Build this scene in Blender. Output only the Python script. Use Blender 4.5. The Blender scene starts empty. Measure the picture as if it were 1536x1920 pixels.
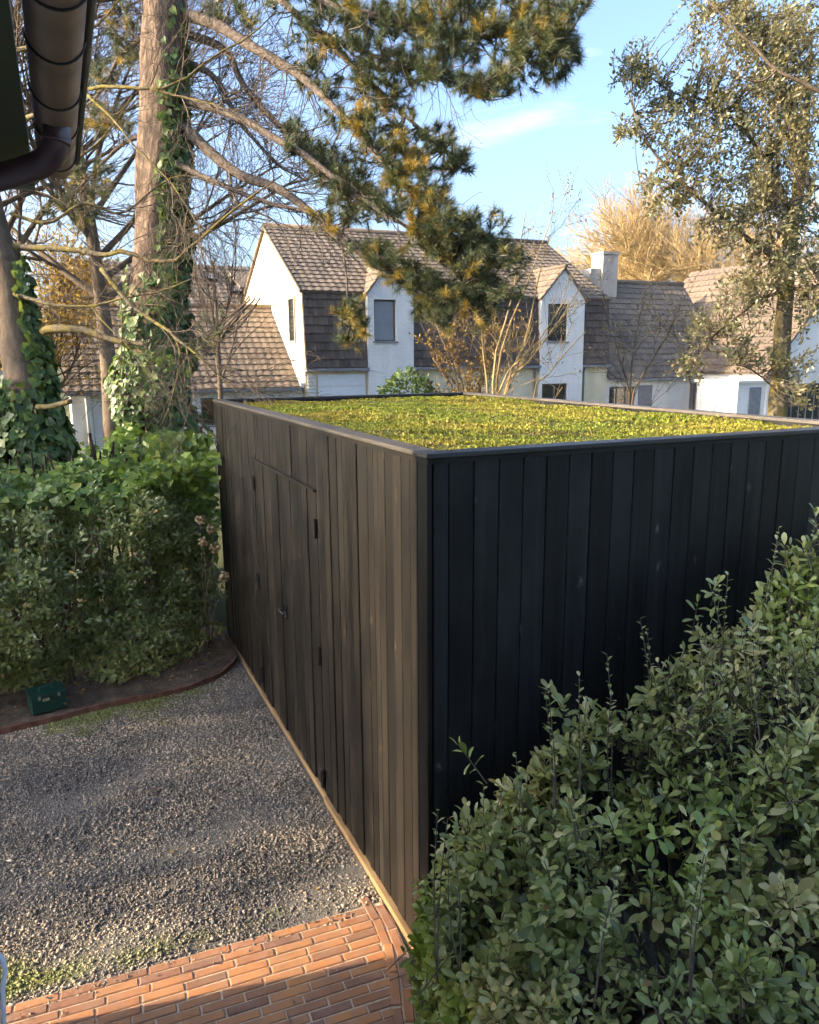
import bpy, math, random
import numpy as np
from mathutils import Vector, Matrix

rng = np.random.default_rng(11)
random.seed(11)
scene = bpy.context.scene
col = scene.collection
R = math.radians

# ------------------------------------------------------------------ camera
F_PX, PITCH, YAW, ROLL = 1438.45, 0.1993, 0.4198, 0.0078
CAM = np.array([0.0, 0.0, 3.0109])
FW = np.array([math.sin(YAW)*math.cos(PITCH), math.cos(YAW)*math.cos(PITCH), -math.sin(PITCH)])
RT = np.array([math.cos(YAW), -math.sin(YAW), 0.0])
UP = np.cross(RT, FW)
_c, _s = math.cos(ROLL), math.sin(ROLL)
cam_d = bpy.data.cameras.new('camera')
cam = bpy.data.objects.new('camera', cam_d)
col.objects.link(cam)
r2, u2 = _c*RT - _s*UP, _s*RT + _c*UP
cam.matrix_world = Matrix(((r2[0], u2[0], -FW[0], CAM[0]), (r2[1], u2[1], -FW[1], CAM[1]),
                           (r2[2], u2[2], -FW[2], CAM[2]), (0, 0, 0, 1)))
cam_d.sensor_fit = 'VERTICAL'
cam_d.sensor_height = 24.0
cam_d.lens = 24.0*F_PX/1920.0
cam_d.clip_start = 0.05
cam_d.clip_end = 3000
scene.camera = cam

# ------------------------------------------------------------------ light
SUN_AZ = np.array([-0.985, 0.174])          # horizontal direction towards the sun
SUN_EL = R(21.0)
EXPOSURE = 2.1
to_sun = Vector((SUN_AZ[0]*math.cos(SUN_EL), SUN_AZ[1]*math.cos(SUN_EL), math.sin(SUN_EL))).normalized()
sun_d = bpy.data.lights.new('sun', 'SUN')
sun_d.energy = 3.3
sun_d.angle = R(0.9)
sun_d.color = (1.0, 0.78, 0.52)
sun = bpy.data.objects.new('sun', sun_d)
sun.rotation_euler = to_sun.to_track_quat('Z', 'Y').to_euler()
sun.location = (-20, 5, 20)
col.objects.link(sun)

world = bpy.data.worlds.new('World')
scene.world = world
world.use_nodes = True
wn = world.node_tree
wn.nodes.clear()
w_out = wn.nodes.new('ShaderNodeOutputWorld')
w_bg = wn.nodes.new('ShaderNodeBackground')
w_sky = wn.nodes.new('ShaderNodeTexSky')
w_sky.sky_type = 'NISHITA'
w_sky.sun_disc = False
w_sky.sun_elevation = SUN_EL
w_sky.sun_rotation = math.atan2(SUN_AZ[0], SUN_AZ[1])
w_sky.altitude = 0
w_sky.air_density = 0.80
w_sky.dust_density = 5.0
w_sky.ozone_density = 2.8
w_bg.inputs['Strength'].default_value = 0.15
# thin cirrus wisps: stretched noise over the whole sky dome
tc = wn.nodes.new('ShaderNodeTexCoord')
mp = wn.nodes.new('ShaderNodeMapping')
mp.inputs['Rotation'].default_value = (0.2, -0.25, -0.3)
mp.inputs['Location'].default_value = (-2.096, 0.809, 2.63)
mp.inputs['Scale'].default_value = (1.6, 1.6, 6.0)
wn.links.new(tc.outputs['Generated'], mp.inputs['Vector'])
ns = wn.nodes.new('ShaderNodeTexNoise')
ns.inputs['Scale'].default_value = 1.6
ns.inputs['Detail'].default_value = 6
ns.inputs['Roughness'].default_value = 0.55
ns.inputs['Distortion'].default_value = 0.6
wn.links.new(mp.outputs['Vector'], ns.inputs['Vector'])
cr = wn.nodes.new('ShaderNodeValToRGB')
cr.color_ramp.elements[0].position = 0.57
cr.color_ramp.elements[0].color = (0, 0, 0, 1)
cr.color_ramp.elements[1].position = 0.80
cr.color_ramp.elements[1].color = (0.6, 0.6, 0.6, 1)
wn.links.new(ns.outputs['Fac'], cr.inputs['Fac'])
mx = wn.nodes.new('ShaderNodeMix')
mx.data_type = 'RGBA'
mx.inputs["B"].default_value = (3.2, 3.3, 3.4, 1)
wn.links.new(cr.outputs['Color'], mx.inputs['Factor'])
wn.links.new(w_sky.outputs['Color'], mx.inputs['A'])
wn.links.new(mx.outputs['Result'], w_bg.inputs['Color'])
wn.links.new(w_bg.outputs['Background'], w_out.inputs['Surface'])

vs = scene.view_settings
vs.view_transform = 'Standard'
vs.look = 'None'
vs.exposure = EXPOSURE
vs.gamma = 1.0
vs.use_curve_mapping = False
scene.cycles.max_bounces = 5
scene.cycles.diffuse_bounces = 3
scene.cycles.transparent_max_bounces = 4
scene.cycles.use_adaptive_sampling = True
scene.cycles.adaptive_threshold = 0.04
scene.cycles.adaptive_min_samples = 12


# ------------------------------------------------------------------ pixel <-> place (for planning where things stand)
def ray(x, y):
    a, b = (x-768)/F_PX, (960-y)/F_PX
    a, b = _c*a + _s*b, -_s*a + _c*b
    return FW + a*RT + b*UP


def pd(x, y, D):
    return CAM + ray(x, y)*D


def pY(x, y, Y):
    d = ray(x, y)
    return CAM + d*(Y/d[1])


def pX(x, y, X):
    d = ray(x, y)
    return CAM + d*(X/d[0])


def pz(x, y, z=0.0):
    d = ray(x, y)
    return CAM + d*((z-CAM[2])/d[2])


def to_px(P):
    d = np.asarray(P) - CAM
    x, y, z = d@RT, d@UP, d@FW
    x, y = _c*x - _s*y, _s*x + _c*y
    return 768 + F_PX*x/z, 960 - F_PX*y/z, z


# ------------------------------------------------------------------ materials
MATS = {}


class MatB:
    def __init__(self, name, rough=0.7, spec=0.4):
        m = bpy.data.materials.new(name)
        m.use_nodes = True
        self.m, self.nt = m, m.node_tree
        self.nt.nodes.clear()
        self.out = self.nt.nodes.new('ShaderNodeOutputMaterial')
        self.b = self.nt.nodes.new('ShaderNodeBsdfPrincipled')
        self.b.inputs['Roughness'].default_value = rough
        self.b.inputs['Specular IOR Level'].default_value = spec
        self.link(self.b.outputs[0], self.out.inputs['Surface'])
        MATS[name] = m

    def node(self, t, **kw):
        n = self.nt.nodes.new(t)
        for k, v in kw.items():
            if hasattr(n, k):
                setattr(n, k, v)
            else:
                n.inputs[k.replace('_', ' ')].default_value = v
        return n

    def link(self, a, b):
        self.nt.links.new(a, b)

    def pos(self, scale=(1, 1, 1), rnd=True, rot=(0, 0, 0)):
        g = self.node('ShaderNodeNewGeometry')
        src = g.outputs['Position']
        if rnd:
            oi = self.node('ShaderNodeObjectInfo')
            mu = self.node('ShaderNodeMath', operation='MULTIPLY')
            mu.inputs[1].default_value = 37.0
            self.link(oi.outputs['Random'], mu.inputs[0])
            ad = self.node('ShaderNodeVectorMath', operation='ADD')
            self.link(src, ad.inputs[0])
            self.link(mu.outputs[0], ad.inputs[1])
            src = ad.outputs[0]
        mpn = self.node('ShaderNodeMapping')
        mpn.inputs['Scale'].default_value = scale
        mpn.inputs['Rotation'].default_value = rot
        self.link(src, mpn.inputs['Vector'])
        return mpn.outputs[0]

    def noise(self, vec, scale=5, detail=4, rough=0.55, dist=0.0):
        n = self.node('ShaderNodeTexNoise')
        n.inputs['Scale'].default_value = scale
        n.inputs['Detail'].default_value = min(detail, 4)
        n.inputs['Roughness'].default_value = rough
        n.inputs['Distortion'].default_value = dist
        if vec is not None:
            self.link(vec, n.inputs['Vector'])
        return n.outputs['Fac']

    def voro(self, vec, scale=5, feature='F1'):
        n = self.node('ShaderNodeTexVoronoi', feature=feature)
        n.inputs['Scale'].default_value = scale
        self.link(vec, n.inputs['Vector'])
        return n.outputs['Distance']

    def ramp(self, fac, stops):
        r = self.node('ShaderNodeValToRGB')
        e = r.color_ramp.elements
        while len(e) < len(stops):
            e.new(0.5)
        for el, (p, c) in zip(e, stops):
            el.position = p
            el.color = (*c, 1) if len(c) == 3 else c
        self.link(fac, r.inputs['Fac'])
        return r.outputs['Color']

    def mix(self, fac, a, b, blend='MIX'):
        n = self.node('ShaderNodeMix', data_type='RGBA', blend_type=blend)
        for v, k in ((fac, 'Factor'), (a, 'A'), (b, 'B')):
            if isinstance(v, (int, float)):
                n.inputs[k].default_value = v
            elif isinstance(v, tuple):
                n.inputs[k].default_value = (*v, 1)
            else:
                self.link(v, n.inputs[k])
        return n.outputs['Result']

    def rand(self):
        return self.node('ShaderNodeObjectInfo').outputs['Random']

    def attr(self, name):
        return self.node('ShaderNodeAttribute', attribute_name=name).outputs['Fac']

    def color(self, sock):
        if isinstance(sock, tuple):
            self.b.inputs['Base Color'].default_value = (*sock, 1)
        else:
            self.link(sock, self.b.inputs['Base Color'])
        self.col = sock
        return self

    def bump(self, h, strength=0.3, dist=0.01):
        n = self.node('ShaderNodeBump')
        n.inputs['Strength'].default_value = strength
        n.inputs['Distance'].default_value = dist
        self.link(h, n.inputs['Height'])
        self.link(n.outputs[0], self.b.inputs['Normal'])
        return self

    def translucent(self, amt, gain=(1, 1, 1)):
        t = self.node('ShaderNodeBsdfTranslucent')
        if isinstance(self.col, tuple):
            t.inputs['Color'].default_value = (*self.col, 1)
        else:
            self.link(self.mix(1.0, self.col, gain, 'MULTIPLY'), t.inputs['Color'])
        ms = self.node('ShaderNodeMixShader')
        ms.inputs[0].default_value = amt
        self.link(self.b.outputs[0], ms.inputs[1])
        self.link(t.outputs[0], ms.inputs[2])
        self.link(ms.outputs[0], self.out.inputs['Surface'])
        return self


def simple(name, c, rough=0.6, spec=0.4, var=0.25, scale=8, metal=0.0, bump=0.0, rnd=True):
    m = MatB(name, rough, spec)
    v = m.pos(rnd=rnd)
    f = m.noise(v, scale, 5, 0.6)
    lo = tuple(x*(1-var) for x in c)
    hi = tuple(x*(1+var) for x in c)
    m.color(m.ramp(f, [(0.3, lo), (0.7, hi)]))
    m.b.inputs['Metallic'].default_value = metal
    if bump:
        m.bump(m.noise(v, scale*6, 4, 0.6), bump, 0.01)
    return m.m


def wood(name, dark, mid, light, rough=0.5, spec=0.5, grain_axis='Z', knot=None):
    m = MatB(name, rough, spec)
    sc = {'Z': (30, 30, 0.8), 'Y': (30, 0.8, 30), 'X': (0.8, 30, 30)}[grain_axis]
    sk = {'Z': (9, 9, 4.2), 'Y': (9, 4.2, 9), 'X': (4.2, 9, 9)}[grain_axis]
    v = m.pos(sc)
    g = m.noise(v, 1.0, 6, 0.65, 0.4)
    fine = m.noise(m.pos(tuple(q*5 if q > 5 else q*2.5 for q in sc)), 1.0, 3, 0.7)
    gm_ = m.node('ShaderNodeMath', operation='MULTIPLY_ADD')
    gm_.inputs[1].default_value = 0.45
    m.link(fine, gm_.inputs[0])
    m.link(g, gm_.inputs[2])
    sb_ = m.node('ShaderNodeMath', operation='SUBTRACT')
    sb_.inputs[1].default_value = 0.225
    m.link(gm_.outputs[0], sb_.inputs[0])
    base = m.ramp(sb_.outputs[0], [(0.28, dark), (0.55, mid), (0.78, light)])
    # broad wear along the board
    w = m.noise(m.pos((2.2, 2.2, 1.4)), 1.0, 4, 0.6)
    base = m.mix(m.ramp(w, [(0.35, (0, 0, 0)), (0.7, (0.55, 0.55, 0.55))]), base, tuple(x*1.25 for x in light))
    # knots and bruises
    kv = m.pos(sk)
    kd = m.node('ShaderNodeTexNoise')
    kd.inputs['Scale'].default_value = 2.2
    m.link(kv, kd.inputs['Vector'])
    ks = m.node('ShaderNodeVectorMath', operation='SCALE')
    ks.inputs['Scale'].default_value = 0.55
    m.link(kd.outputs['Color'], ks.inputs[0])
    ka = m.node('ShaderNodeVectorMath', operation='ADD')
    m.link(kv, ka.inputs[0])
    m.link(ks.outputs[0], ka.inputs[1])
    k = m.voro(ka.outputs[0], 0.75)
    kf = m.ramp(k, [(0.0, (0.75, 0.75, 0.75)), (0.06, (0.30, 0.30, 0.30)), (0.12, (0, 0, 0))])
    kn = m.noise(m.pos((45, 45, 18)), 1.0, 3, 0.6, 1.0)
    kf = m.mix(1.0, kf, m.ramp(kn, [(0.33, (0, 0, 0)), (0.52, (1, 1, 1))]), 'MULTIPLY')
    base = m.mix(kf, base, knot or tuple(min(0.4, x*2.3) for x in light))
    hs = m.node('ShaderNodeHueSaturation')
    mr = m.node('ShaderNodeMapRange')
    mr.inputs['To Min'].default_value = 0.60
    mr.inputs['To Max'].default_value = 1.45
    m.link(m.rand(), mr.inputs['Value'])
    m.link(mr.outputs[0], hs.inputs['Value'])
    m.link(base, hs.inputs['Color'])
    m.color(hs.outputs[0])
    m.bump(g, 0.25, 0.004)
    return m.m


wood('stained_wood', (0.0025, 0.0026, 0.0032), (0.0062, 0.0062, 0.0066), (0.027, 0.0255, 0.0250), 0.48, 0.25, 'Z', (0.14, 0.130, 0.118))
wood('sunlit_weathered_wood', (0.0022, 0.0021, 0.0023), (0.0058, 0.0051, 0.0046), (0.021, 0.0170, 0.0125), 0.52, 0.25, 'Z', (0.12, 0.092, 0.062))  # stained boards again, with sunlit warmth and weathering put into the colour
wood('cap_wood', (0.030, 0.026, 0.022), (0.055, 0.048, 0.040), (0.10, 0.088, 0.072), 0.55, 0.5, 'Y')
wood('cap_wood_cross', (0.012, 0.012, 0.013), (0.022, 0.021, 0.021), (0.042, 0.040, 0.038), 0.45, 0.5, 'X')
wood('raw_batten', (0.16, 0.10, 0.05), (0.26, 0.17, 0.085), (0.36, 0.25, 0.13), 0.6, 0.4, 'Y')
simple('black_core', (0.008, 0.008, 0.009), 0.9, 0.2)
simple('black_iron', (0.012, 0.012, 0.013), 0.45, 0.5, 0.3, 30)
simple('steel', (0.35, 0.35, 0.36), 0.35, 0.5, 0.2, 30, 0.9)

m = MatB('paver_brick', 0.8, 0.3)
v = m.pos()
f1 = m.noise(v, 14, 6, 0.65)
c1 = m.ramp(m.rand(), [(0.0, (0.22, 0.105, 0.060)), (0.35, (0.42, 0.175, 0.066)), (0.6, (0.48, 0.215, 0.076)), (0.85, (0.34, 0.145, 0.066)), (1.0, (0.17, 0.088, 0.065))])
c2 = m.mix(m.ramp(f1, [(0.35, (0, 0, 0)), (0.75, (0.7, 0.7, 0.7))]), c1, (0.30, 0.20, 0.14))
c3 = m.mix(m.ramp(m.noise(m.pos(rnd=False), 3.0, 5, 0.6), [(0.45, (0, 0, 0)), (0.75, (0.5, 0.5, 0.5))]), c2, (0.11, 0.080, 0.062))
m.color(c3)
m.bump(m.noise(v, 60, 3, 0.7), 0.5, 0.006)

m = MatB('joint_sand', 0.95, 0.2)
v = m.pos(rnd=False)
m.color(m.ramp(m.noise(v, 40, 6, 0.7), [(0.3, (0.40, 0.30, 0.21)), (0.7, (0.62, 0.50, 0.37))]))
m.bump(m.noise(v, 220, 4, 0.7), 0.8, 0.005)

m = MatB('gravel_bed', 0.95, 0.2)
v = m.pos(rnd=False)
base = m.ramp(m.noise(v, 60, 6, 0.75), [(0.3, (0.075, 0.071, 0.064)), (0.7, (0.22, 0.205, 0.175))])
moss = m.ramp(m.attr('moss'), [(0.0, (0, 0, 0)), (1.0, (1, 1, 1))])
base = m.mix(moss, base, m.ramp(m.noise(v, 90, 4, 0.7), [(0.3, (0.08, 0.10, 0.025)), (0.7, (0.19, 0.21, 0.06))]))
m.color(base)
m.bump(m.noise(v, 120, 5, 0.75), 0.9, 0.012)

m = MatB('pebbles', 0.8, 0.35)
v = m.pos(rnd=False)
t = m.attr('tint')
base = m.ramp(t, [(0.0, (0.092, 0.092, 0.090)), (0.35, (0.215, 0.205, 0.185)), (0.6, (0.315, 0.290, 0.245)), (0.80, (0.40, 0.36, 0.30)), (0.93, (0.49, 0.43, 0.35)), (1.0, (0.70, 0.66, 0.58))])
big = m.ramp(m.noise(v, 1.0, 4, 0.55), [(0.38, (0.62, 0.61, 0.66)), (0.6, (1.3, 1.2, 1.06))])
base = m.mix(1.0, base, big, 'MULTIPLY')
moss = m.ramp(m.attr('moss'), [(0.0, (0, 0, 0)), (1.0, (0.85, 0.85, 0.85))])
base = m.mix(moss, base, (0.22, 0.245, 0.060))
m.color(base)

m = MatB('soil', 0.95, 0.2)
v = m.pos(rnd=False)
m.color(m.ramp(m.noise(v, 9, 7, 0.7), [(0.3, (0.065, 0.050, 0.038)), (0.55, (0.13, 0.100, 0.074)), (0.8, (0.23, 0.185, 0.140))]))
m.bump(m.noise(v, 60, 6, 0.75), 1.0, 0.02)

m = MatB('garden_ground', 0.95, 0.2)
v = m.pos(rnd=False)
g = m.ramp(m.noise(v, 0.35, 6, 0.65), [(0.35, (0.045, 0.060, 0.022)), (0.6, (0.085, 0.085, 0.040)), (0.8, (0.11, 0.085, 0.055))])
m.color(g)
m.bump(m.noise(v, 30, 6, 0.7), 0.8, 0.03)

simple('rust_edging', (0.15, 0.078, 0.054), 0.8, 0.3, 0.4, 12)
simple('green_enamel', (0.006, 0.045, 0.035), 0.35, 0.5, 0.25, 20)
simple('label_paper', (0.62, 0.60, 0.40), 0.7, 0.3, 0.05)
simple('label_ink', (0.10, 0.16, 0.10), 0.7, 0.3, 0.05)
simple('white_enamel', (0.78, 0.79, 0.80), 0.3, 0.5, 0.05)
simple('zinc', (0.26, 0.165, 0.125), 0.50, 0.5, 0.3, 7, 0.1)
simple('zinc_dark', (0.018, 0.014, 0.014), 0.5, 0.5, 0.3, 12)
simple('purple_pipe', (0.075, 0.038, 0.044), 0.35, 0.5, 0.25, 6)
simple('soffit_paint', (0.045, 0.055, 0.035), 0.6, 0.4, 0.3, 3)
simple('verge_board', (0.26, 0.26, 0.21), 0.6, 0.4, 0.2, 5)
simple('house_brick', (0.62, 0.58, 0.52), 0.9, 0.3, 0.3, 12)

m = MatB('painted_brick', 0.75, 0.3)
g = m.node('ShaderNodeNewGeometry')
sep = m.node('ShaderNodeSeparateXYZ')
m.link(g.outputs['Position'], sep.inputs[0])
sm = m.node('ShaderNodeMath', operation='ADD')
m.link(sep.outputs['X'], sm.inputs[0])
m.link(sep.outputs['Y'], sm.inputs[1])
cmb = m.node('ShaderNodeCombineXYZ')
m.link(sm.outputs[0], cmb.inputs['X'])
m.link(sep.outputs['Z'], cmb.inputs['Y'])
bt = m.node('ShaderNodeTexBrick')
bt.inputs['Scale'].default_value = 1.0
bt.inputs['Brick Width'].default_value = 0.22
bt.inputs['Row Height'].default_value = 0.073
bt.inputs['Mortar Size'].default_value = 0.009
bt.inputs['Mortar Smooth'].default_value = 0.6
m.link(cmb.outputs[0], bt.inputs['Vector'])
pv = m.pos(rnd=False)
wv = m.ramp(m.noise(pv, 1.1, 6, 0.6), [(0.3, (0.70, 0.68, 0.64)), (0.65, (0.82, 0.80, 0.76))])
stain = m.ramp(m.noise(m.pos((2.5, 2.5, 0.35), rnd=False), 1.0, 5, 0.65), [(0.52, (0, 0, 0)), (0.8, (0.45, 0.45, 0.45))])
wv = m.mix(stain, wv, (0.42, 0.40, 0.36))
wv = m.mix(m.ramp(bt.outputs['Fac'], [(0, (0, 0, 0)), (1, (0.35, 0.35, 0.35))]), wv, (0.50, 0.49, 0.47))
m.color(wv)
inv = m.node('ShaderNodeInvert')
m.link(bt.outputs['Fac'], inv.inputs['Color'])
m.bump(inv.outputs[0], 0.6, 0.012)


def tile_mat(name, cols, lichen=(0.20, 0.19, 0.13), rough=0.85):
    m = MatB(name, rough, 0.3)
    c = m.ramp(m.rand(), [(i/(len(cols)-1), cc) for i, cc in enumerate(cols)])
    v = m.pos()
    c = m.mix(m.ramp(m.noise(v, 7, 6, 0.7), [(0.45, (0, 0, 0)), (0.75, (0.55, 0.55, 0.55))]), c, lichen)
    big = m.ramp(m.noise(m.pos(rnd=False), 0.5, 4, 0.6), [(0.3, (0.72, 0.72, 0.74)), (0.7, (1.15, 1.12, 1.06))])
    m.color(m.mix(1.0, c, big, 'MULTIPLY'))


m = MatB('sunlit_cream_render', 0.8, 0.3)  # cream paint with the gable's sunlit warmth mixed into the colour
wv = m.ramp(m.noise(m.pos(rnd=False), 1.1, 4, 0.6), [(0.3, (0.60, 0.52, 0.37)), (0.65, (0.74, 0.65, 0.47))])
wv = m.mix(m.ramp(m.noise(m.pos((2.0, 2.0, 0.3), rnd=False), 1.0, 4, 0.65), [(0.48, (0, 0, 0)), (0.72, (0.6, 0.6, 0.6))]), wv, (0.42, 0.36, 0.25))
m.color(wv)
tile_mat('tile_brown', [(0.14, 0.110, 0.088), (0.175, 0.138, 0.108), (0.20, 0.158, 0.122), (0.16, 0.127, 0.103)])
tile_mat('tile_grey', [(0.13, 0.108, 0.090), (0.175, 0.145, 0.118), (0.20, 0.165, 0.132), (0.15, 0.125, 0.105)])
tile_mat('tile_red', [(0.115, 0.088, 0.072), (0.145, 0.110, 0.088), (0.165, 0.124, 0.098), (0.13, 0.102, 0.084)])
tile_mat('hung_tile', [(0.075, 0.058, 0.052), (0.105, 0.080, 0.068), (0.135, 0.105, 0.085), (0.09, 0.072, 0.066)], (0.16, 0.15, 0.13))
simple('chimney_render', (0.42, 0.385, 0.33), 0.9, 0.2, 0.2, 2)
simple('window_frame', (0.10, 0.095, 0.09), 0.5, 0.4, 0.15)
simple('white_frame', (0.62, 0.62, 0.61), 0.5, 0.4, 0.08)
simple('blind', (0.25, 0.26, 0.28), 0.7, 0.3, 0.08, 2)
simple('lead', (0.20, 0.20, 0.21), 0.6, 0.4, 0.2)
simple('door_blue', (0.035, 0.055, 0.16), 0.5, 0.4, 0.1)
simple('slate_grey', (0.07, 0.075, 0.085), 0.7, 0.4, 0.3, 10)
simple('shutter_white', (0.72, 0.73, 0.75), 0.5, 0.4, 0.05)
m = MatB('window_glass', 0.06, 0.8)
m.color((0.018, 0.021, 0.025))


# ------------------------------------------------------------------ mesh helpers
class MB:
    """Collects faces; build() links them as one mesh object."""
    def __init__(self):
        self.v, self.f = [], []

    def add(self, verts, faces):
        o = len(self.v)
        self.v.extend([tuple(float(c) for c in p) for p in verts])
        self.f.extend([tuple(i+o for i in fc) for fc in faces])
        return self

    def box(self, x0, x1, y0, y1, z0, z1):
        p = [(x, y, z) for z in (z0, z1) for y in (y0, y1) for x in (x0, x1)]
        return self.add(p, [(0, 2, 3, 1), (4, 5, 7, 6), (0, 1, 5, 4), (2, 6, 7, 3), (0, 4, 6, 2), (1, 3, 7, 5)])

    def prism(self, poly, axis, a0, a1):
        """poly: 2-D outline; extruded along axis ('X': poly is (y,z); 'Y': (x,z); 'Z': (x,y))."""
        n = len(poly)
        def P(q, a):
            return {'X': (a, q[0], q[1]), 'Y': (q[0], a, q[1]), 'Z': (q[0], q[1], a)}[axis]
        vs_ = [P(q, a0) for q in poly] + [P(q, a1) for q in poly]
        fs = [tuple(range(n))[::-1], tuple(range(n, 2*n))]
        fs += [(i, (i+1) % n, n+(i+1) % n, n+i) for i in range(n)]
        return self.add(vs_, fs)

    def tube(self, pts, rad, sides=8, cap=True):
        pts = np.asarray(pts, float)
        n = len(pts)
        rad = np.full(n, rad, float) if np.isscalar(rad) else np.asarray(rad, float)
        t = np.gradient(pts, axis=0)
        t /= np.linalg.norm(t, axis=1)[:, None] + 1e-9
        ref = np.array([0, 0, 1.0]) if abs(t[0, 2]) < 0.9 else np.array([1.0, 0, 0])
        a = np.cross(t[0], ref)
        a /= np.linalg.norm(a)
        vs_ = []
        for i in range(n):
            a = a - t[i]*(a@t[i])
            a /= np.linalg.norm(a) + 1e-9
            b = np.cross(t[i], a)
            for k in range(sides):
                an = 2*math.pi*k/sides
                vs_.append(pts[i] + rad[i]*(math.cos(an)*a + math.sin(an)*b))
        fs = [(i*sides+k, i*sides+(k+1) % sides, (i+1)*sides+(k+1) % sides, (i+1)*sides+k) for i in range(n-1) for k in range(sides)]
        if cap:
            fs += [tuple(range(sides))[::-1], tuple(range((n-1)*sides, n*sides))]
        return self.add(vs_, fs)

    def mesh(self, name):
        me = bpy.data.meshes.new(name)
        me.from_pydata(self.v, [], self.f)
        me.update()
        return me

    def build(self, name, mat, parent=None, smooth=False, **tags):
        return link_obj(name, self.mesh(name), mat, parent, smooth, **tags)


def link_obj(name, me, mat=None, parent=None, smooth=False, **tags):
    if mat and not me.materials:
        me.materials.append(MATS[mat])
    if smooth:
        me.polygons.foreach_set('use_smooth', [True]*len(me.polygons))
    o = bpy.data.objects.new(name, me)
    col.objects.link(o)
    if parent is not None:
        set_parent(o, parent)
    tag(o, **tags)
    return o


def set_parent(o, parent):
    o.parent = parent
    if parent.type == 'EMPTY':
        o.matrix_parent_inverse = Matrix.Translation(-parent.location)


def tag(o, label=None, cat=None, group=None, kind=None):
    if label:
        o['label'] = label
    if cat:
        o['category'] = cat
    if group:
        o['group'] = group
    if kind:
        o['kind'] = kind
    return o


def empty(name, loc, label=None, cat=None, group=None):
    o = bpy.data.objects.new(name, None)
    o.empty_display_size = 0.2
    o.location = tuple(float(c) for c in loc)
    col.objects.link(o)
    return tag(o, label, cat, group)


def tri_mesh(name, V, T, tint=None):
    """Fast triangle mesh from arrays V (n,3), T (m,3); tint = per-vertex float."""
    me = bpy.data.meshes.new(name)
    V = np.ascontiguousarray(V, np.float32)
    T = np.ascontiguousarray(T, np.int32)
    me.vertices.add(len(V))
    me.vertices.foreach_set('co', V.ravel())
    me.loops.add(len(T)*3)
    me.loops.foreach_set('vertex_index', T.ravel())
    me.polygons.add(len(T))
    me.polygons.foreach_set('loop_start', np.arange(0, len(T)*3, 3, dtype=np.int32))
    if tint is not None:
        a = me.attributes.new('tint', 'FLOAT', 'POINT')
        a.data.foreach_set('value', np.ascontiguousarray(tint, np.float32))
    me.update(calc_edges=True)
    return me


def wob(P, scale=1.0, seed=0, octaves=3):
    """Smooth pseudo noise in about -1..1 at points P (n,3)."""
    rg = np.random.default_rng(seed)
    P = np.atleast_2d(P)
    out = np.zeros(len(P))
    amp, tot = 1.0, 0.0
    for o in range(octaves):
        for k in range(4):
            d = rg.normal(size=3)
            d /= np.linalg.norm(d)
            out += amp*np.sin((P@d)*scale*(2.0**o)*rg.uniform(0.8, 1.3)*2*math.pi + rg.uniform(0, 6.28))/2.2
        tot += amp
        amp *= 0.5
    return out/tot


# ================================================================== SETTING
MB().box(-400, 400, -300, 500, -0.5, -0.05).build('ground', 'garden_ground', kind='structure')

AX, AY, SW, SL, SH = 1.427, 2.990, 2.949, 5.1345, 2.60     # shed: near corner, width, length, height
# planting bed outline (front curve first)
bed_curve = [(-6.0, 6.05), (-3.0, 6.40), (-0.714, 6.709), (0.026, 6.848), (0.714, 6.912), (1.03, 7.03), (1.201, 7.167), (1.32, 7.33), (1.381, 7.486), (1.400, 7.72), (1.402, 8.06)]


def smooth_poly(pts, n=6):
    pts = np.array(pts, float)
    out = []
    for i in range(len(pts)-1):
        p0, p1, p2, p3 = pts[max(i-1, 0)], pts[i], pts[i+1], pts[min(i+2, len(pts)-1)]
        for t in np.linspace(0, 1, n, endpoint=False):
            out.append(0.5*((2*p1)+(-p0+p2)*t+(2*p0-5*p1+4*p2-p3)*t*t+(-p0+3*p1-3*p2+p3)*t**3))
    out.append(pts[-1])
    return np.array(out)


bc = smooth_poly(bed_curve)


def moss_at(P):
    """where moss has crept over the gravel: along the edging, by the patio corner, in patches"""
    x, y = P[:, 0], P[:, 1]
    ey = np.interp(x, bc[:-9, 0], bc[:-9, 1])
    Q = np.stack([x, y, 0*x], 1)
    near = np.exp(-np.maximum(ey-y, 0)/0.42)*np.clip(1.25-np.abs(x-0.25)/0.95, 0, 1)
    corner = 0.75*np.exp(-((x+0.45)/0.45)**2-((y-3.82)/0.26)**2)
    line = 0.45*np.exp(-((y-3.72+0.04*x)/0.10)**2)
    return np.clip((1.5*near+1.05*corner+line+0.5*wob(Q, 0.55, 77, 4)+0.25*wob(Q, 3.0, 78)-0.42)*2.0, 0, 1)


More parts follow.
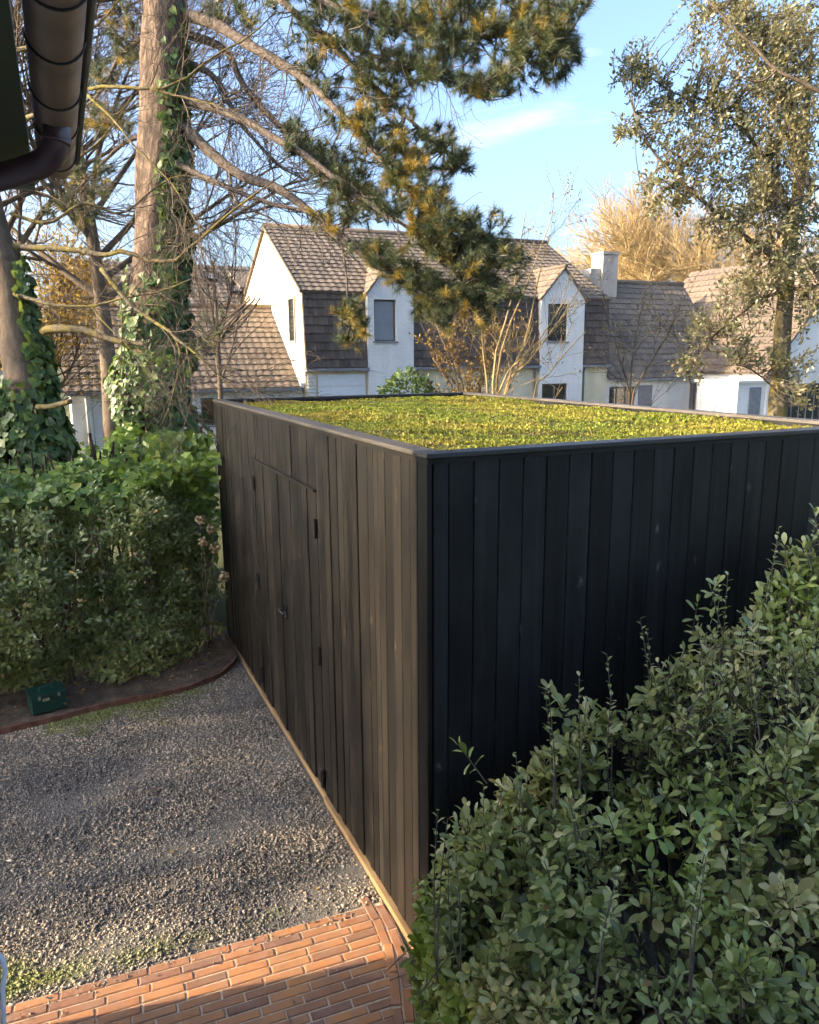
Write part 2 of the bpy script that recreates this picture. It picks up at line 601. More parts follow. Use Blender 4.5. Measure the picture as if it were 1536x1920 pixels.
gx, gy = np.meshgrid(np.linspace(-9, 2.6, 233), np.linspace(2.2, 8.4, 125))
gp = np.stack([gx.ravel(), gy.ravel(), np.full(gx.size, -0.012)], 1)
gp[:, 2] += 0.006*wob(gp*[1, 1, 0], 1.2, 79)
idx = np.arange(gx.size).reshape(gx.shape)
T = np.concatenate([np.stack([idx[:-1, :-1], idx[:-1, 1:], idx[1:, 1:]], -1).reshape(-1, 3), np.stack([idx[:-1, :-1], idx[1:, 1:], idx[1:, :-1]], -1).reshape(-1, 3)])
gm = tri_mesh('gravel_yard', gp, T)
at_ = gm.attributes.new('moss', 'FLOAT', 'POINT')
at_.data.foreach_set('value', moss_at(gp).astype(np.float32))
link_obj('gravel_yard', gm, 'gravel_bed', kind='structure')
bed = MB()
NG = len(bc)
vv, ff = [], []
for i, p in enumerate(bc):
    ys = np.linspace(p[1]+0.012, 11.0, 9)
    for j, y in enumerate(ys):
        z = 0.02 + 0.05*min(1, j) + 0.02*float(wob(np.array([[p[0], y, 0]]), 1.5, 5)[0])
        vv.append((min(p[0], 1.40), y, z))
for i in range(NG-1):
    for j in range(8):
        ff.append((i*9+j, (i+1)*9+j, (i+1)*9+j+1, i*9+j+1))
bed.add(vv, ff)
bed.build('planting_bed', 'soil', smooth=True, kind='structure')
# thin edging strip
ed = MB()
n = len(bc)
t = np.gradient(bc, axis=0)
t /= np.linalg.norm(t, axis=1)[:, None]
nn = np.stack([t[:, 1], -t[:, 0]], 1)
vs_, fs_ = [], []
for i in range(n):
    hz = 0.040 + 0.006*math.sin(i*0.7)
    for (o, z) in ((-0.011, -0.03), (-0.011, hz), (0.011, hz), (0.011, -0.03)):
        vs_.append((bc[i, 0]+nn[i, 0]*o, bc[i, 1]+nn[i, 1]*o, z))
for i in range(n-1):
    for k in range(4):
        fs_.append((i*4+k, i*4+(k+1) % 4, (i+1)*4+(k+1) % 4, (i+1)*4+k))
ed.add(vs_, fs_)
ed.build('bed_edging', 'rust_edging', label='low rust-brown edging strip curving round the planting bed', cat='edging')

# ---- loose gravel
NP = 150000
px_ = rng.uniform(-2.0, 1.62, NP)
py_ = rng.uniform(2.35, 8.1, NP)
edge_y = np.interp(px_, bc[:-9, 0], bc[:-9, 1]) - 0.02
keep = ((px_ < 1.40) & (py_ > 3.52 - 0.042*(px_-0.5)) & (py_ < np.where(px_ > 1.2, 7.9, edge_y))) | ((px_ > 1.26) & (py_ < 2.97))
U, Vv, Z = to_px(np.stack([px_, py_, np.zeros(NP)], 1))
keep &= (U > -60) & (U < 1000) & (Vv < 2000)
px_, py_ = px_[keep], py_[keep]
NP = len(px_)
rad = np.clip(rng.lognormal(math.log(0.0056), 0.38, NP), 0.0035, 0.018)
octv = np.array([(1, 0, 0), (-1, 0, 0), (0, 1, 0), (0, -1, 0), (0, 0, 1), (0, 0, -1)], float)
octf = np.array([(0, 2, 4), (2, 1, 4), (1, 3, 4), (3, 0, 4), (2, 0, 5), (1, 2, 5), (3, 1, 5), (0, 3, 5)])
V = octv[None]*(rad[:, None, None]*rng.uniform(0.6, 1.35, (NP, 6, 1)))
V += rng.normal(0, 0.22, (NP, 6, 3))*rad[:, None, None]
V[:, :, 2] *= 0.75
an = rng.uniform(0, 6.28, NP)
ca, sa = np.cos(an)[:, None], np.sin(an)[:, None]
V = np.stack([V[:, :, 0]*ca - V[:, :, 1]*sa, V[:, :, 0]*sa + V[:, :, 1]*ca, V[:, :, 2]], 2)
V += np.stack([px_, py_, rad*0.35-0.010], 1)[:, None, :]
T = octf[None] + (np.arange(NP)*6)[:, None, None]
ti = np.repeat(np.clip(rng.beta(2.0, 2.4, NP), 0, 1), 6)
gm = tri_mesh('gravel', V.reshape(-1, 3), T.reshape(-1, 3), ti)
at_ = gm.attributes.new('moss', 'FLOAT', 'POINT')
at_.data.foreach_set('value', np.repeat(np.clip(moss_at(np.stack([px_, py_], 1))*rng.uniform(0.5, 1.3, NP), 0, 1), 6).astype(np.float32))
link_obj('gravel', gm, 'pebbles', kind='stuff',
         label='loose grey gravel covering the yard beside the black shed', cat='gravel')

# ---- brick patio: sand bed (structure) with every brick a part of it
patio = MB().prism([(-9, 3.99), (-0.526, 3.636), (1.392, 3.552), (1.40, 3.40), (1.37, 3.10), (1.30, 2.90), (1.24, 2.74), (1.18, 1.2), (-9, 1.2)], 'Z', -0.05, -0.004).build('brick_patio', 'joint_sand', kind='structure')


def brick_mesh(lx, ly, h=0.05, c=0.005):
    b = MB()
    x, y = lx/2, ly/2
    rings = [(x, y, -h), (x, y, -c), (x-c, y-c, 0)]
    vs2 = []
    for (a, bb, z) in rings:
        vs2 += [(-a, -bb, z), (a, -bb, z), (a, bb, z), (-a, bb, z)]
    fs2 = [(8, 9, 10, 11)]
    for r_ in range(2):
        for k in range(4):
            fs2.append((r_*4+k, r_*4+(k+1) % 4, (r_+1)*4+(k+1) % 4, (r_+1)*4+k))
    b.add(vs2, fs2)
    return b.mesh('brick')


bm_full = brick_mesh(0.197, 0.0515)
bm_full.materials.append(MATS['paver_brick'])


def put_brick(x, y, ang, sx=1.0):
    o = link_obj('brick', bm_full, 'paver_brick', patio)
    o.location = (x, y, 0.0015 + random.uniform(-0.0018, 0.0018))
    o.rotation_euler = (random.uniform(-.012, .012), random.uniform(-.008, .008), ang + random.uniform(-.012, .012))
    o.scale = (sx*random.uniform(0.985, 1.01), random.uniform(0.96, 1.03), 1)


row_ang = math.atan2(-0.084, 1.918)
dx, dy = math.cos(row_ang), math.sin(row_ang)
# outer border: two lines of bricks laid lengthwise
bo = np.array([pz(738, 1702)[:2], pz(752, 1745)[:2], pz(763, 1790)[:2], pz(768, 1840)[:2], pz(770, 1920)[:2], pz(770, 2100)[:2]])
bo = np.array([(1.398, 3.53), (1.395, 3.36), (1.372, 3.17), (1.325, 2.99), (1.265, 2.82), (1.21, 2.62), (1.15, 2.3)])


def along(poly, s):
    seg = np.linalg.norm(np.diff(poly, axis=0), axis=1)
    cs = np.concatenate([[0], np.cumsum(seg)])
    s = min(max(s, 0), cs[-1]-1e-6)
    i = int(np.searchsorted(cs, s, 'right')-1)
    i = min(i, len(seg)-1)
    tt = (s-cs[i])/seg[i]
    d = (poly[i+1]-poly[i])/seg[i]
    return poly[i]*(1-tt)+poly[i+1]*tt, d


for line, off, s0 in ((0, 0.028, 0.0), (1, 0.086, -0.1)):
    s = s0
    while s < 1.15:
        p, d = along(bo, s+0.1)
        nrm = np.array([d[1], -d[0]])
        if nrm[0] > 0:
            nrm = -nrm
        q = p + nrm*off
        put_brick(q[0], q[1], math.atan2(d[1], d[0]))
        s += 0.2035
for r_ in range(22):
    yy0 = 3.552 - 0.030 - r_*0.0575
    x = 1.30 - random.choice((0.0, 0.05, 0.1, 0.15)) - (0.1 if r_ % 2 else 0)
    x += 0.11
    first = True
    while x > -1.3:
        # row line: passes (1.392, yy0)
        xc = x - 0.1
        yc = yy0 + (xc-1.392)*dy/dx
        # right end of the row is cut against the border
        lim, _d = along(bo, max(0.0, 3.53-yc))
        xmax = lim[0]-0.113
        sx = 1.0
        if x > xmax:
            w_ = xmax-(x-0.198)
            if w_ < 0.02:
                x -= 0.2035
                continue
            sx = w_/0.198
            xc = (x-0.198)+w_/2
        u_, v_, z_ = to_px((xc, yc, 0))
        if -90 < u_ < 900 and v_ < 1990:
            put_brick(xc, yc, row_ang, sx)
        x -= 0.2035

# ================================================================== SHED
shed = empty('garden_shed', (AX+SW/2, AY+SL/2, 0), 'black stained timber shed with flat green sedum roof', 'shed')
MB().box(AX+0.035, AX+SW-0.035, AY+0.035, AY+SL-0.035, -0.03, 2.50).build('wall_core', 'black_core', shed)


def board_mesh(w, t, mat, c=0.004):
    """unit-height board, outer face at local -Y = 0, chamfered outer edges"""
    b = MB()
    h = w/2
    b.prism([(-h, t), (-h, c), (-h+c, 0), (h-c, 0), (h, c), (h, t)], 'Z', 0, 1)
    me = b.mesh('board')
    me.materials.append(MATS[mat])
    return me


BM = {}


def put_board(parent, w, x, y, z0, z1, facing, proud=0.0, name='board'):
    mat = 'sunlit_weathered_wood' if facing == '-X' else 'stained_wood'  # sun and shade put into two tones of one timber
    key = (round(w, 3), mat)
    if key not in BM:
        BM[key] = board_mesh(w, 0.022, mat)
    o = link_obj(name, BM[key], None, parent)
    if facing == '-X':
        o.rotation_euler = (0, 0, -math.pi/2)
        o.location = (x-proud, y, z0)
    else:
        o.location = (x, y-proud, z0)
    o.scale = (1, 1, z1-z0)
    return o


# right-hand (shaded) wall: even boards
x = AX + 0.062
widths = []
xx = AX + 0.024
while xx < AX + SW - 0.02:
    w = random.choice((0.124, 0.128, 0.128, 0.130)) if widths else 0.078
    w = min(w, AX+SW-xx)
    if w < 0.03:
        break
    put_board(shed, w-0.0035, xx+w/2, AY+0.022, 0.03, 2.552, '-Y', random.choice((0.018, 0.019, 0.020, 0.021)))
    widths.append(w)
    xx += w
# left wall, with the double door cut out of it
D0, D1, DZ = 4.665, 6.455, 2.175
y = AY
k = 0
while y < AY + SL - 0.02:
    w = random.choice((0.068, 0.085, 0.095, 0.100, 0.105)) if k else 0.036
    if y < D0 and y + w > D0 - 0.03:
        w = D0 - y
    if D0 <= y < D1 and y + w > D1 - 0.03:
        w = D1 - y
    w = min(w, AY+SL-y)
    if w < 0.02:
        y += w
        continue
    pr = random.choice((0.016, 0.019, 0.021, 0.024)) if k else 0.028
    inside = D0 - 1e-4 <= y < D1 - 1e-4
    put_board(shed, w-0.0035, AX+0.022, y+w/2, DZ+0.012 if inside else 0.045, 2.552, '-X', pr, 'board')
    y += w
    k += 1
# door leaves
for (a, b_, hy) in ((D0+0.010, (D0+D1)/2-0.005, D0), ((D0+D1)/2+0.005, D1-0.010, D1)):
    leaf = MB().box(AX+0.012, AX+0.034, a, b_, 0.05, DZ-0.006).build('door', 'black_core', shed)
    n = 8
    ws = np.array([random.choice((0.8, 1.0, 1.2)) for _ in range(n)])
    ws = ws/ws.sum()*(b_-a)
    yy = a
    for w in ws:
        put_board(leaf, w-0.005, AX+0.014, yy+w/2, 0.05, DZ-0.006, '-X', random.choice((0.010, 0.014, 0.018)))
        yy += w
    for z_ in ((0.16, 1.06, 1.93) if hy == D0 else (0.22, 1.10, 1.97)):
        s = 1 if hy == D0 else -1
        hb = MB()
        hb.box(AX-0.014, AX-0.008, hy-0.004, hy+s*0.045, z_-0.06, z_+0.06) if s > 0 else hb.box(AX-0.014, AX-0.008, hy-0.045, hy+0.004, z_-0.06, z_+0.06)
        hb.tube([(AX-0.018, hy-s*0.002, z_-0.065), (AX-0.018, hy-s*0.002, z_+0.065)], 0.011, 8)
        hb.build('hinge', 'black_iron', leaf)
    if hy == D0:
        h = MB()
        ym = b_-0.035
        h.box(AX-0.012, AX-0.005, ym-0.022, ym+0.022, 1.04, 1.17)
        h.tube([(AX-0.01, ym, 1.125), (AX-0.055, ym, 1.125)], 0.010, 8)
        h.tube([(AX-0.055, ym+0.008, 1.125), (AX-0.060, ym-0.05, 1.122), (AX-0.052, ym-0.11, 1.118)], 0.010, 8)
        h.build('handle', 'black_iron', leaf)
        MB().tube([(AX-0.008, ym, 1.075), (AX-0.024, ym, 1.075)], 0.014, 10).build('lock_barrel', 'steel', leaf)
# thin drip rail above the door
MB().box(AX-0.022, AX+0.004, D0-0.01, D1+0.01, DZ-0.003, DZ+0.010).build('door_rail', 'sunlit_weathered_wood', shed)
# pale batten along the foot of the left wall
MB().box(AX-0.020, AX+0.03, AY+0.0, D0-0.02, -0.02, 0.034).build('base_batten', 'raw_batten', shed)
MB().box(AX-0.006, AX+0.03, D0-0.02, AY+SL, -0.02, 0.034).build('base_batten', 'raw_batten', shed)
# roof edge capping, mitred at the corners
CWD, OV = 0.105, 0.016
x0, x1, y0, y1 = AX-OV, AX+SW+OV, AY-OV, AY+SL+OV


def cap(outer_a, outer_b, inner_a, inner_b, mat):
    z0, z1 = SH-0.022, SH
    b = MB()
    q = [outer_a, outer_b, inner_b, inner_a]
    b.add([(p[0], p[1], z0) for p in q]+[(p[0], p[1], z1) for p in q],
          [(3, 2, 1, 0), (4, 5, 6, 7), (0, 1, 5, 4), (1, 2, 6, 5), (2, 3, 7, 6), (3, 0, 4, 7)])
    o = b.build('roof_capping', mat, shed)
    bv = o.modifiers.new('edge', 'BEVEL')
    bv.width = 0.003
    bv.segments = 2
    return o


e = 0.0015
i0, i1, j0, j1 = x0+CWD, x1-CWD, y0+CWD, y1-CWD
cap((x0, y0+e), (x0, y1-e), (i0, j0+e), (i0, j1-e), 'cap_wood')
cap((x1, y0+e), (x1, y1-e), (i1, j0+e), (i1, j1-e), 'cap_wood')
cap((x0+e, y0), (x1-e, y0), (i0+e, j0), (i1-e, j0), 'cap_wood_cross')
cap((x0+e, y1), (x1-e, y1), (i0+e, j1), (i1-e, j1), 'cap_wood_cross')
# fascia under the capping (slightly back) and inner upstand
MB().box(AX-0.004, AX+0.03, AY+0.001, AY+SL, 2.553, 2.577).build('fascia', 'sunlit_weathered_wood', shed)
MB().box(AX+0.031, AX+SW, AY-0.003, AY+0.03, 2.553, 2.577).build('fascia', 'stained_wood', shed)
up = MB()
up.box(i0-0.03, i0-0.004, j0-0.03, j1+0.03, 2.40, SH-0.023)
up.box(i1+0.004, i1+0.03, j0-0.03, j1+0.03, 2.40, SH-0.023)
up.box(i0-0.002, i1+0.002, j0-0.03, j0-0.004, 2.40, SH-0.023)
up.box(i0-0.002, i1+0.002, j1+0.004, j1+0.03, 2.40, SH-0.023)
up.build('upstand', 'stained_wood', shed)

# sedum: bumpy mat plus leafy clumps
m = MatB('sedum_mat', 0.95, 0.2)
v = m.pos(rnd=False)
m.color(m.ramp(m.noise(v, 30, 6, 0.7), [(0.3, (0.035, 0.045, 0.012)), (0.7, (0.10, 0.10, 0.03))]))
m = MatB('sedum_leaf', 0.6, 0.3)
v = m.pos(rnd=False)
c1 = m.ramp(m.attr('tint'), [(0.0, (0.075, 0.11, 0.018)), (0.45, (0.17, 0.215, 0.026)), (0.8, (0.29, 0.315, 0.036)), (1.0, (0.36, 0.32, 0.06))])
zone = m.noise(v, 0.9, 5, 0.6)
c2 = m.mix(m.ramp(zone, [(0.42, (0, 0, 0)), (0.66, (0.85, 0.85, 0.85))]), c1, m.ramp(m.attr('tint'), [(0, (0.22, 0.17, 0.035)), (0.6, (0.40, 0.34, 0.045)), (1, (0.36, 0.22, 0.08))]))
c3 = m.mix(m.ramp(m.noise(v, 2.6, 4, 0.65), [(0.52, (0, 0, 0)), (0.72, (0.6, 0.6, 0.6))]), c2, (0.19, 0.125, 0.05))
m.color(c3)
m.translucent(0.2)
nx, ny = 60, 100
gx, gy = np.meshgrid(np.linspace(i0-0.003, i1+0.003, nx), np.linspace(j0-0.003, j1+0.003, ny))
gp = np.stack([gx.ravel(), gy.ravel(), np.zeros(nx*ny)], 1)
sed_h = lambda P: 2.556 + 0.014*wob(P*[1, 1, 0], 1.3, 21) + 0.008*wob(P*[1, 1, 0], 6.0, 22)
gp[:, 2] = sed_h(gp)
idx = np.arange(nx*ny).reshape(ny, nx)
T = np.concatenate([np.stack([idx[:-1, :-1], idx[:-1, 1:], idx[1:, 1:]], -1).reshape(-1, 3), np.stack([idx[:-1, :-1], idx[1:, 1:], idx[1:, :-1]], -1).reshape(-1, 3)])
link_obj('sedum_mat', tri_mesh('sedum_mat', gp, T), 'sedum_mat', shed, True)
NC = 42000
cx, cy = rng.uniform(i0, i1, NC), rng.uniform(j0, j1, NC)
cp = np.stack([cx, cy, np.zeros(NC)], 1)
K = 6
base = cp.copy()
base[:, 2] = sed_h(cp) - 0.003
hgt = rng.uniform(0.008, 0.021, NC)*(1+0.5*wob(cp, 1.1, 25))
th = rng.uniform(0, 6.28, (NC, K))
el = rng.uniform(0.25, 1.35, (NC, K))
ln = hgt[:, None]*rng.uniform(0.6, 1.2, (NC, K))
d = np.stack([np.cos(th)*np.cos(el), np.sin(th)*np.cos(el), np.sin(el)], -1)
side = np.stack([-np.sin(th), np.cos(th), np.zeros_like(th)], -1)
b0 = base[:, None, :] + d*ln[..., None]*0.15
mid = b0 + d*ln[..., None]*0.55
tip = b0 + d*ln[..., None]
wd = ln[..., None]*0.26
Vs = np.stack([b0, mid+side*wd, tip, mid-side*wd], 2).reshape(-1, 3)
q = np.arange(NC*K)*4
T = np.concatenate([np.stack([q, q+1, q+2], 1), np.stack([q, q+2, q+3], 1)])
ti = np.repeat(np.clip(rng.normal(0.5, 0.22, (NC, 1)) + rng.normal(0, 0.1, (NC, K)), 0, 1).ravel(), 4)
link_obj('sedum', tri_mesh('sedum', Vs, T, ti), 'sedum_leaf', shed, kind='stuff')

# ================================================================== THE HOUSE THE PICTURE IS TAKEN FROM (eaves in the top left corner)
own = empty('brick_house', (-4, 0, 0), 'dark house eaves with brown gutter and purple downpipe, close overhead', 'house')
HY = 3.48
MB().box(-8.0, -0.58, -3.0, HY, -0.05, 3.68).build('wall', 'house_brick', own)
rf = MB()
rf.prism([(-0.03, 3.72), (-0.03, 3.80), (-4.3, 4.75), (-8.6, 3.80), (-8.6, 3.72)], 'Y', -3.2, 3.575)
rf.build('roof', 'slate_grey', own)
MB().box(-0.70, -0.028, -3.2, 3.545, 3.685, 3.715).build('soffit', 'soffit_paint', own)
MB().box(-0.70, -0.026, 3.548, 3.585, 3.672, 3.83).build('verge_board', 'verge_board', own)
gut = MB()
cx_, cz_, rr = 0.058, 3.765, 0.064
prof = [(cx_+rr*math.cos(a), cz_+rr*math.sin(a)) for a in np.linspace(math.pi, 2*math.pi, 15)]
prof_in = [(cx_+(rr-0.004)*math.cos(a), cz_+(rr-0.004)*math.sin(a)) for a in np.linspace(2*math.pi, math.pi, 15)]
vs2, fs2 = [], []
for yv in (-3.2, 3.46):
    vs2 += [(p[0], yv, p[1]) for p in prof+prof_in]
n = len(prof)+len(prof_in)
for k in range(n):
    fs2.append((k, (k+1) % n, n+(k+1) % n, n+k))
gut.add(vs2, fs2)
# stop end
endp = [(p[0], 3.46, p[1]) for p in prof]
gut.add(endp+[(cx_, 3.46, cz_)], [(i, i+1, len(prof)) for i in range(len(prof)-1)])
gutter = gut.build('gutter', 'zinc', own, True)
MB().tube([(cx_+rr+0.008, -3.2, cz_+0.004), (cx_+rr+0.008, 3.462, cz_+0.004)], 0.0125, 8).build('gutter_bead', 'zinc_dark', gutter, True)
for pxy in (-140, 20, 121, 208, 268, 322):
    yb = float(pz(125, pxy, 3.70)[1]) if pxy > 0 else {-140: 1.2, 20: 1.62}.get(pxy, 1.5)
    MB().tube([(cx_+(rr+0.003)*math.cos(a), yb, cz_+(rr+0.003)*math.sin(a)) for a in np.linspace(math.pi, 2*math.pi, 15)], 0.0028, 6).build('gutter_strap', 'zinc_dark', gutter, True)
dp = [pz(107, 236, 3.715), pd(106, 262, 2.36), pd(98, 288, 2.37), pd(80, 306, 2.39), pd(50, 318, 2.42), pd(10, 330, 2.46), pd(-60, 350, 2.54), pd(-160, 376, 2.64), pd(-250, 400, 2.72)]
dpp = smooth_poly(dp, 5)
end = dpp[-1]
dpp = np.vstack([dpp, [end + [-0.06, 0, -0.08]], [end+[-0.07, 0, -0.4]], [[end[0]-0.07, end[1]-0.3, 2.2]], [[end[0]-0.07, end[1]-0.3, 0.0]]])
pipe = MB().tube(dpp, 0.041, 18).build('downpipe', 'purple_pipe', own, True)
MB().tube([dpp[4]*0.5+dpp[5]*0.5 + [0, 0, 0.0], dpp[6]], 0.0435, 18).build('pipe_collar', 'purple_pipe', pipe, True)

# ================================================================== GREEN BOX, CHAIR
bx = empty('metal_box', (*pz(93, 1338)[:2], 0.03), 'dark green metal box with small pale sticker under the hedge', 'box')
q0, q1 = pz(63, 1345, 0.03), pz(127, 1328, 0.03)
ang = math.atan2(q1[1]-q0[1], q1[0]-q0[0])
Lb = float(np.linalg.norm(q1-q0))


def rot_box(name, mat, parent, u0, u1, v0, v1, z0, z1, bevel=0.004):
    o = MB().box(u0, u1, v0, v1, z0, z1).build(name, mat)
    o.parent = parent
    o.matrix_parent_inverse = Matrix.Translation(-parent.location) if parent.type == 'EMPTY' else Matrix.Identity(4)
    o.location = (q0[0], q0[1], 0)
    o.rotation_euler = (0, 0, ang)
    if bevel:
        b = o.modifiers.new('edge', 'BEVEL')
        b.width = bevel
        b.segments = 2
    return o


rot_box('body', 'green_enamel', bx, 0, Lb, 0, 0.21, 0.045, 0.185)
rot_box('lid', 'green_enamel', bx, -0.006, Lb+0.006, -0.006, 0.216, 0.188, 0.215)
for u_ in (0.06, Lb-0.06):
    rot_box('latch', 'steel', bx, u_-0.010, u_+0.010, -0.011, -0.0062, 0.168, 0.202, 0.001)
hnd = MB().tube(smooth_poly([(Lb*0.32, 0.105, 0.214), (Lb*0.34, 0.105, 0.240), (Lb*0.66, 0.105, 0.240), (Lb*0.68, 0.105, 0.214)], 5), 0.006, 8).build('handle', 'green_enamel', None, True)
hnd.parent = bx
hnd.matrix_parent_inverse = Matrix.Translation(-bx.location)
hnd.location = (q0[0], q0[1], 0)
hnd.rotation_euler = (0, 0, ang)
st = rot_box('sticker', 'label_paper', bx, 0.085, 0.138, -0.0025, -0.0008, 0.148, 0.170, 0)
rot_box('sticker_print', 'label_ink', bx, 0.091, 0.109, -0.0036, -0.0027, 0.153, 0.165, 0)
rot_box('sticker_print', 'label_ink', bx, 0.114, 0.131, -0.0036, -0.0027, 0.157, 0.164, 0)

ch_o = pz(4, 1822, 0.52)
chair = empty('garden_chair', (ch_o[0]-0.25, ch_o[1], 0), 'white tubular garden chair, only its rounded arm entering at the edge', 'chair')
cx0, cy0 = ch_o[0], ch_o[1]
def chair_side(yo):
    pts = [(cx0-0.42, cy0+yo, 0.0), (cx0-0.40, cy0+yo, 0.42), (cx0-0.36, cy0+yo, 0.60), (cx0-0.20, cy0+yo, 0.64), (cx0-0.03, cy0+yo, 0.62), (cx0+0.012, cy0+yo, 0.54), (cx0-0.01, cy0+yo, 0.40), (cx0-0.035, cy0+yo, 0.0)]
    return smooth_poly(pts, 6)
for yo in (0.0, -0.5):
    MB().tube(chair_side(yo), 0.011, 10).build('arm_frame', 'white_enamel', chair, True)
for i in range(6):
    xx = cx0-0.40+i*0.066
    MB().box(xx, xx+0.05, cy0-0.50, cy0, 0.415, 0.430).build('seat_slat', 'white_enamel', chair)
for i in range(5):
    zz = 0.50+i*0.075
    MB().box(cx0-0.43-i*0.012, cx0-0.415-i*0.012, cy0-0.50, cy0, zz, zz+0.055).build('back_slat', 'white_enamel', chair)
MB().tube([(cx0-0.41, cy0, 0.40), (cx0-0.49, cy0, 0.9), (cx0-0.49, cy0-0.5, 0.9), (cx0-0.41, cy0-0.5, 0.40)], 0.011, 8).build('back_frame', 'white_enamel', chair, True)

# ================================================================== HOUSES BEHIND
def tile_template(tw, tl, mat, amp=0.019, th=0.020):
    b = MB()
    xs = np.linspace(-0.5*tw, 0.53*tw, 6)
    zs = [amp*math.sin(math.pi*(x/tw+0.5)*1.0)**2*(1 if x < 0.2*tw else 0.8) for x in xs]
    vs2 = [(x, 0.0, z) for x, z in zip(xs, zs)] + [(x, tl*1.12, z-0.018) for x, z in zip(xs, zs)] + [(x, 0.0, z-th) for x, z in zip(xs, zs)]
    n = len(xs)
    fs2 = [(i, i+1, n+i+1, n+i) for i in range(n-1)] + [(2*n+i, 2*n+i+1, i+1, i) for i in range(n-1)]
    b.add(vs2, fs2)
    me = b.mesh('roof_tile')
    me.materials.append(MATS[mat])
    return me


def shake_template(tw, tl, mat):
    b = MB()
    b.box(-tw*0.485, tw*0.485, 0, tl*1.1, -0.012, 0.012)
    me = b.mesh('hung_tile')
    me.materials.append(MATS[mat])
    return me


def lay(parent, me, name, org, udir, vdir, width, length, tw, tl, tilt=0.05, stagger=False, limit=300, lift=0.03):
    """Lays alike tiles one by one; udir runs along the eave, vdir up the slope."""
    org, u, v = Vector(org), Vector(udir).normalized(), Vector(vdir).normalized()
    nrm = u.cross(v).normalized()
    nc, nr = max(1, round(width/tw)), max(1, round(length/tl))
    sw, sl = width/nc, length/nr
    cnt = 0
    spare = []
    for r_ in range(nr):
        for c_ in range(nc):
            off = (c_+0.5)*sw + (sw*0.5 if stagger and r_ % 2 else 0)
            if off > width-0.2*sw:
                off = width-sw*0.3 if stagger else off
            p = org + u*off + v*(r_*sl) + nrm*(lift+random.uniform(-0.004, 0.004))
            vt = (v*math.cos(tilt) - nrm*math.sin(tilt)).normalized()
            ut = (u + v*random.uniform(-0.015, 0.015)).normalized()
            nt = ut.cross(vt).normalized()
            M = Matrix((( ut.x, vt.x, nt.x, p.x), (ut.y, vt.y, nt.y, p.y), (ut.z, vt.z, nt.z, p.z), (0, 0, 0, 1)))
            M = M @ Matrix.Diagonal((sw/tw, sl/tl, random.uniform(0.9, 1.1), 1))
            if cnt < limit:
                o = bpy.data.objects.new(name, me)
                col.objects.link(o)
                o.parent = parent
                o.matrix_basis = M
                cnt += 1
            else:
                spare.append(M)
    if spare:
        v0 = np.array([q.co[:] for q in me.vertices])
        b = MB()
        for M in spare:
            A = np.array(M)
            b.add(v0@A[:3, :3].T + A[:3, 3], [tuple(p_.vertices) for p_ in me.polygons])
        b.build(name+'s', me.materials[0].name, parent, kind='stuff')


TB = tile_template(0.30, 0.335, 'tile_brown')
TG = tile_template(0.30, 0.335, 'tile_grey')
TR_ = tile_template(0.30, 0.335, 'tile_red')
HT = shake_template(0.17, 0.29, 'hung_tile')


def slab(parent, name, mat, a, b_, c, d, th=0.07):
    """thin sloping slab over the quad a-b-c-d (counter-clockwise seen from outside)"""
    P = [Vector(p) for p in (a, b_, c, d)]
    n = (P[1]-P[0]).cross(P[3]-P[0]).normalized()
    bb = MB()
    bb.add([tuple(p) for p in P]+[tuple(p-n*th) for p in P], [(0, 1, 2, 3), (7, 6, 5, 4), (0, 4, 5, 1), (1, 5, 6, 2), (2, 6, 7, 3), (3, 7, 4, 0)])
    return bb.build(name, mat, parent)


def wall_xz(mb, x0, x1, z0, z1, y0, y1, holes):
    """wall block between y0 (front) and y1 with rectangular openings (hx0,hx1,hz0,hz1)"""
    xs = sorted({x0, x1, *[h[0] for h in holes], *[h[1] for h in holes]})
    for a, b_ in zip(xs[:-1], xs[1:]):
        hs = sorted([h for h in holes if h[0] <= a+1e-6 and h[1] >= b_-1e-6], key=lambda h: h[2])
        z = z0
        for h in hs:
            if h[2] > z:
                mb.box(a, b_, y0, y1, z, h[2])
            z = h[3]
        if z < z1:
            mb.box(a, b_, y0, y1, z, z1)
    return mb


def window(parent, x0, x1, z0, z1, yf, fr='window_frame', pane='window_glass', mull=0, name='window', sill=True, depth=0.09, trans=None):
    yb = yf+depth
    w = MB()
    t_ = 0.055
    w.box(x0, x0+t_, yb, yb+0.05, z0, z1)
    w.box(x1-t_, x1, yb, yb+0.05, z0, z1)
    w.box(x0+t_, x1-t_, yb, yb+0.05, z1-t_, z1)
    w.box(x0+t_, x1-t_, yb, yb+0.05, z0, z0+t_)
    for k in range(mull):
        xm = x0+(x1-x0)*(k+1)/(mull+1)
        w.box(xm-t_/2, xm+t_/2, yb+0.002, yb+0.048, z0+t_, z1-t_)
    if trans:
        w.box(x0+t_, x1-t_, yb+0.003, yb+0.047, trans-0.025, trans+0.025)
    o = w.build(name, fr, parent)
    MB().box(x0+t_*0.5, x1-t_*0.5, yb+0.022, yb+0.030, z0+t_*0.5, z1-t_*0.5).build('pane', pane, o)
    if sill:
        MB().box(x0-0.06, x1+0.06, yf-0.05, yb+0.0, z0-0.06, z0-0.002).build('sill', 'lead', o)
    return o


YF = 25.5
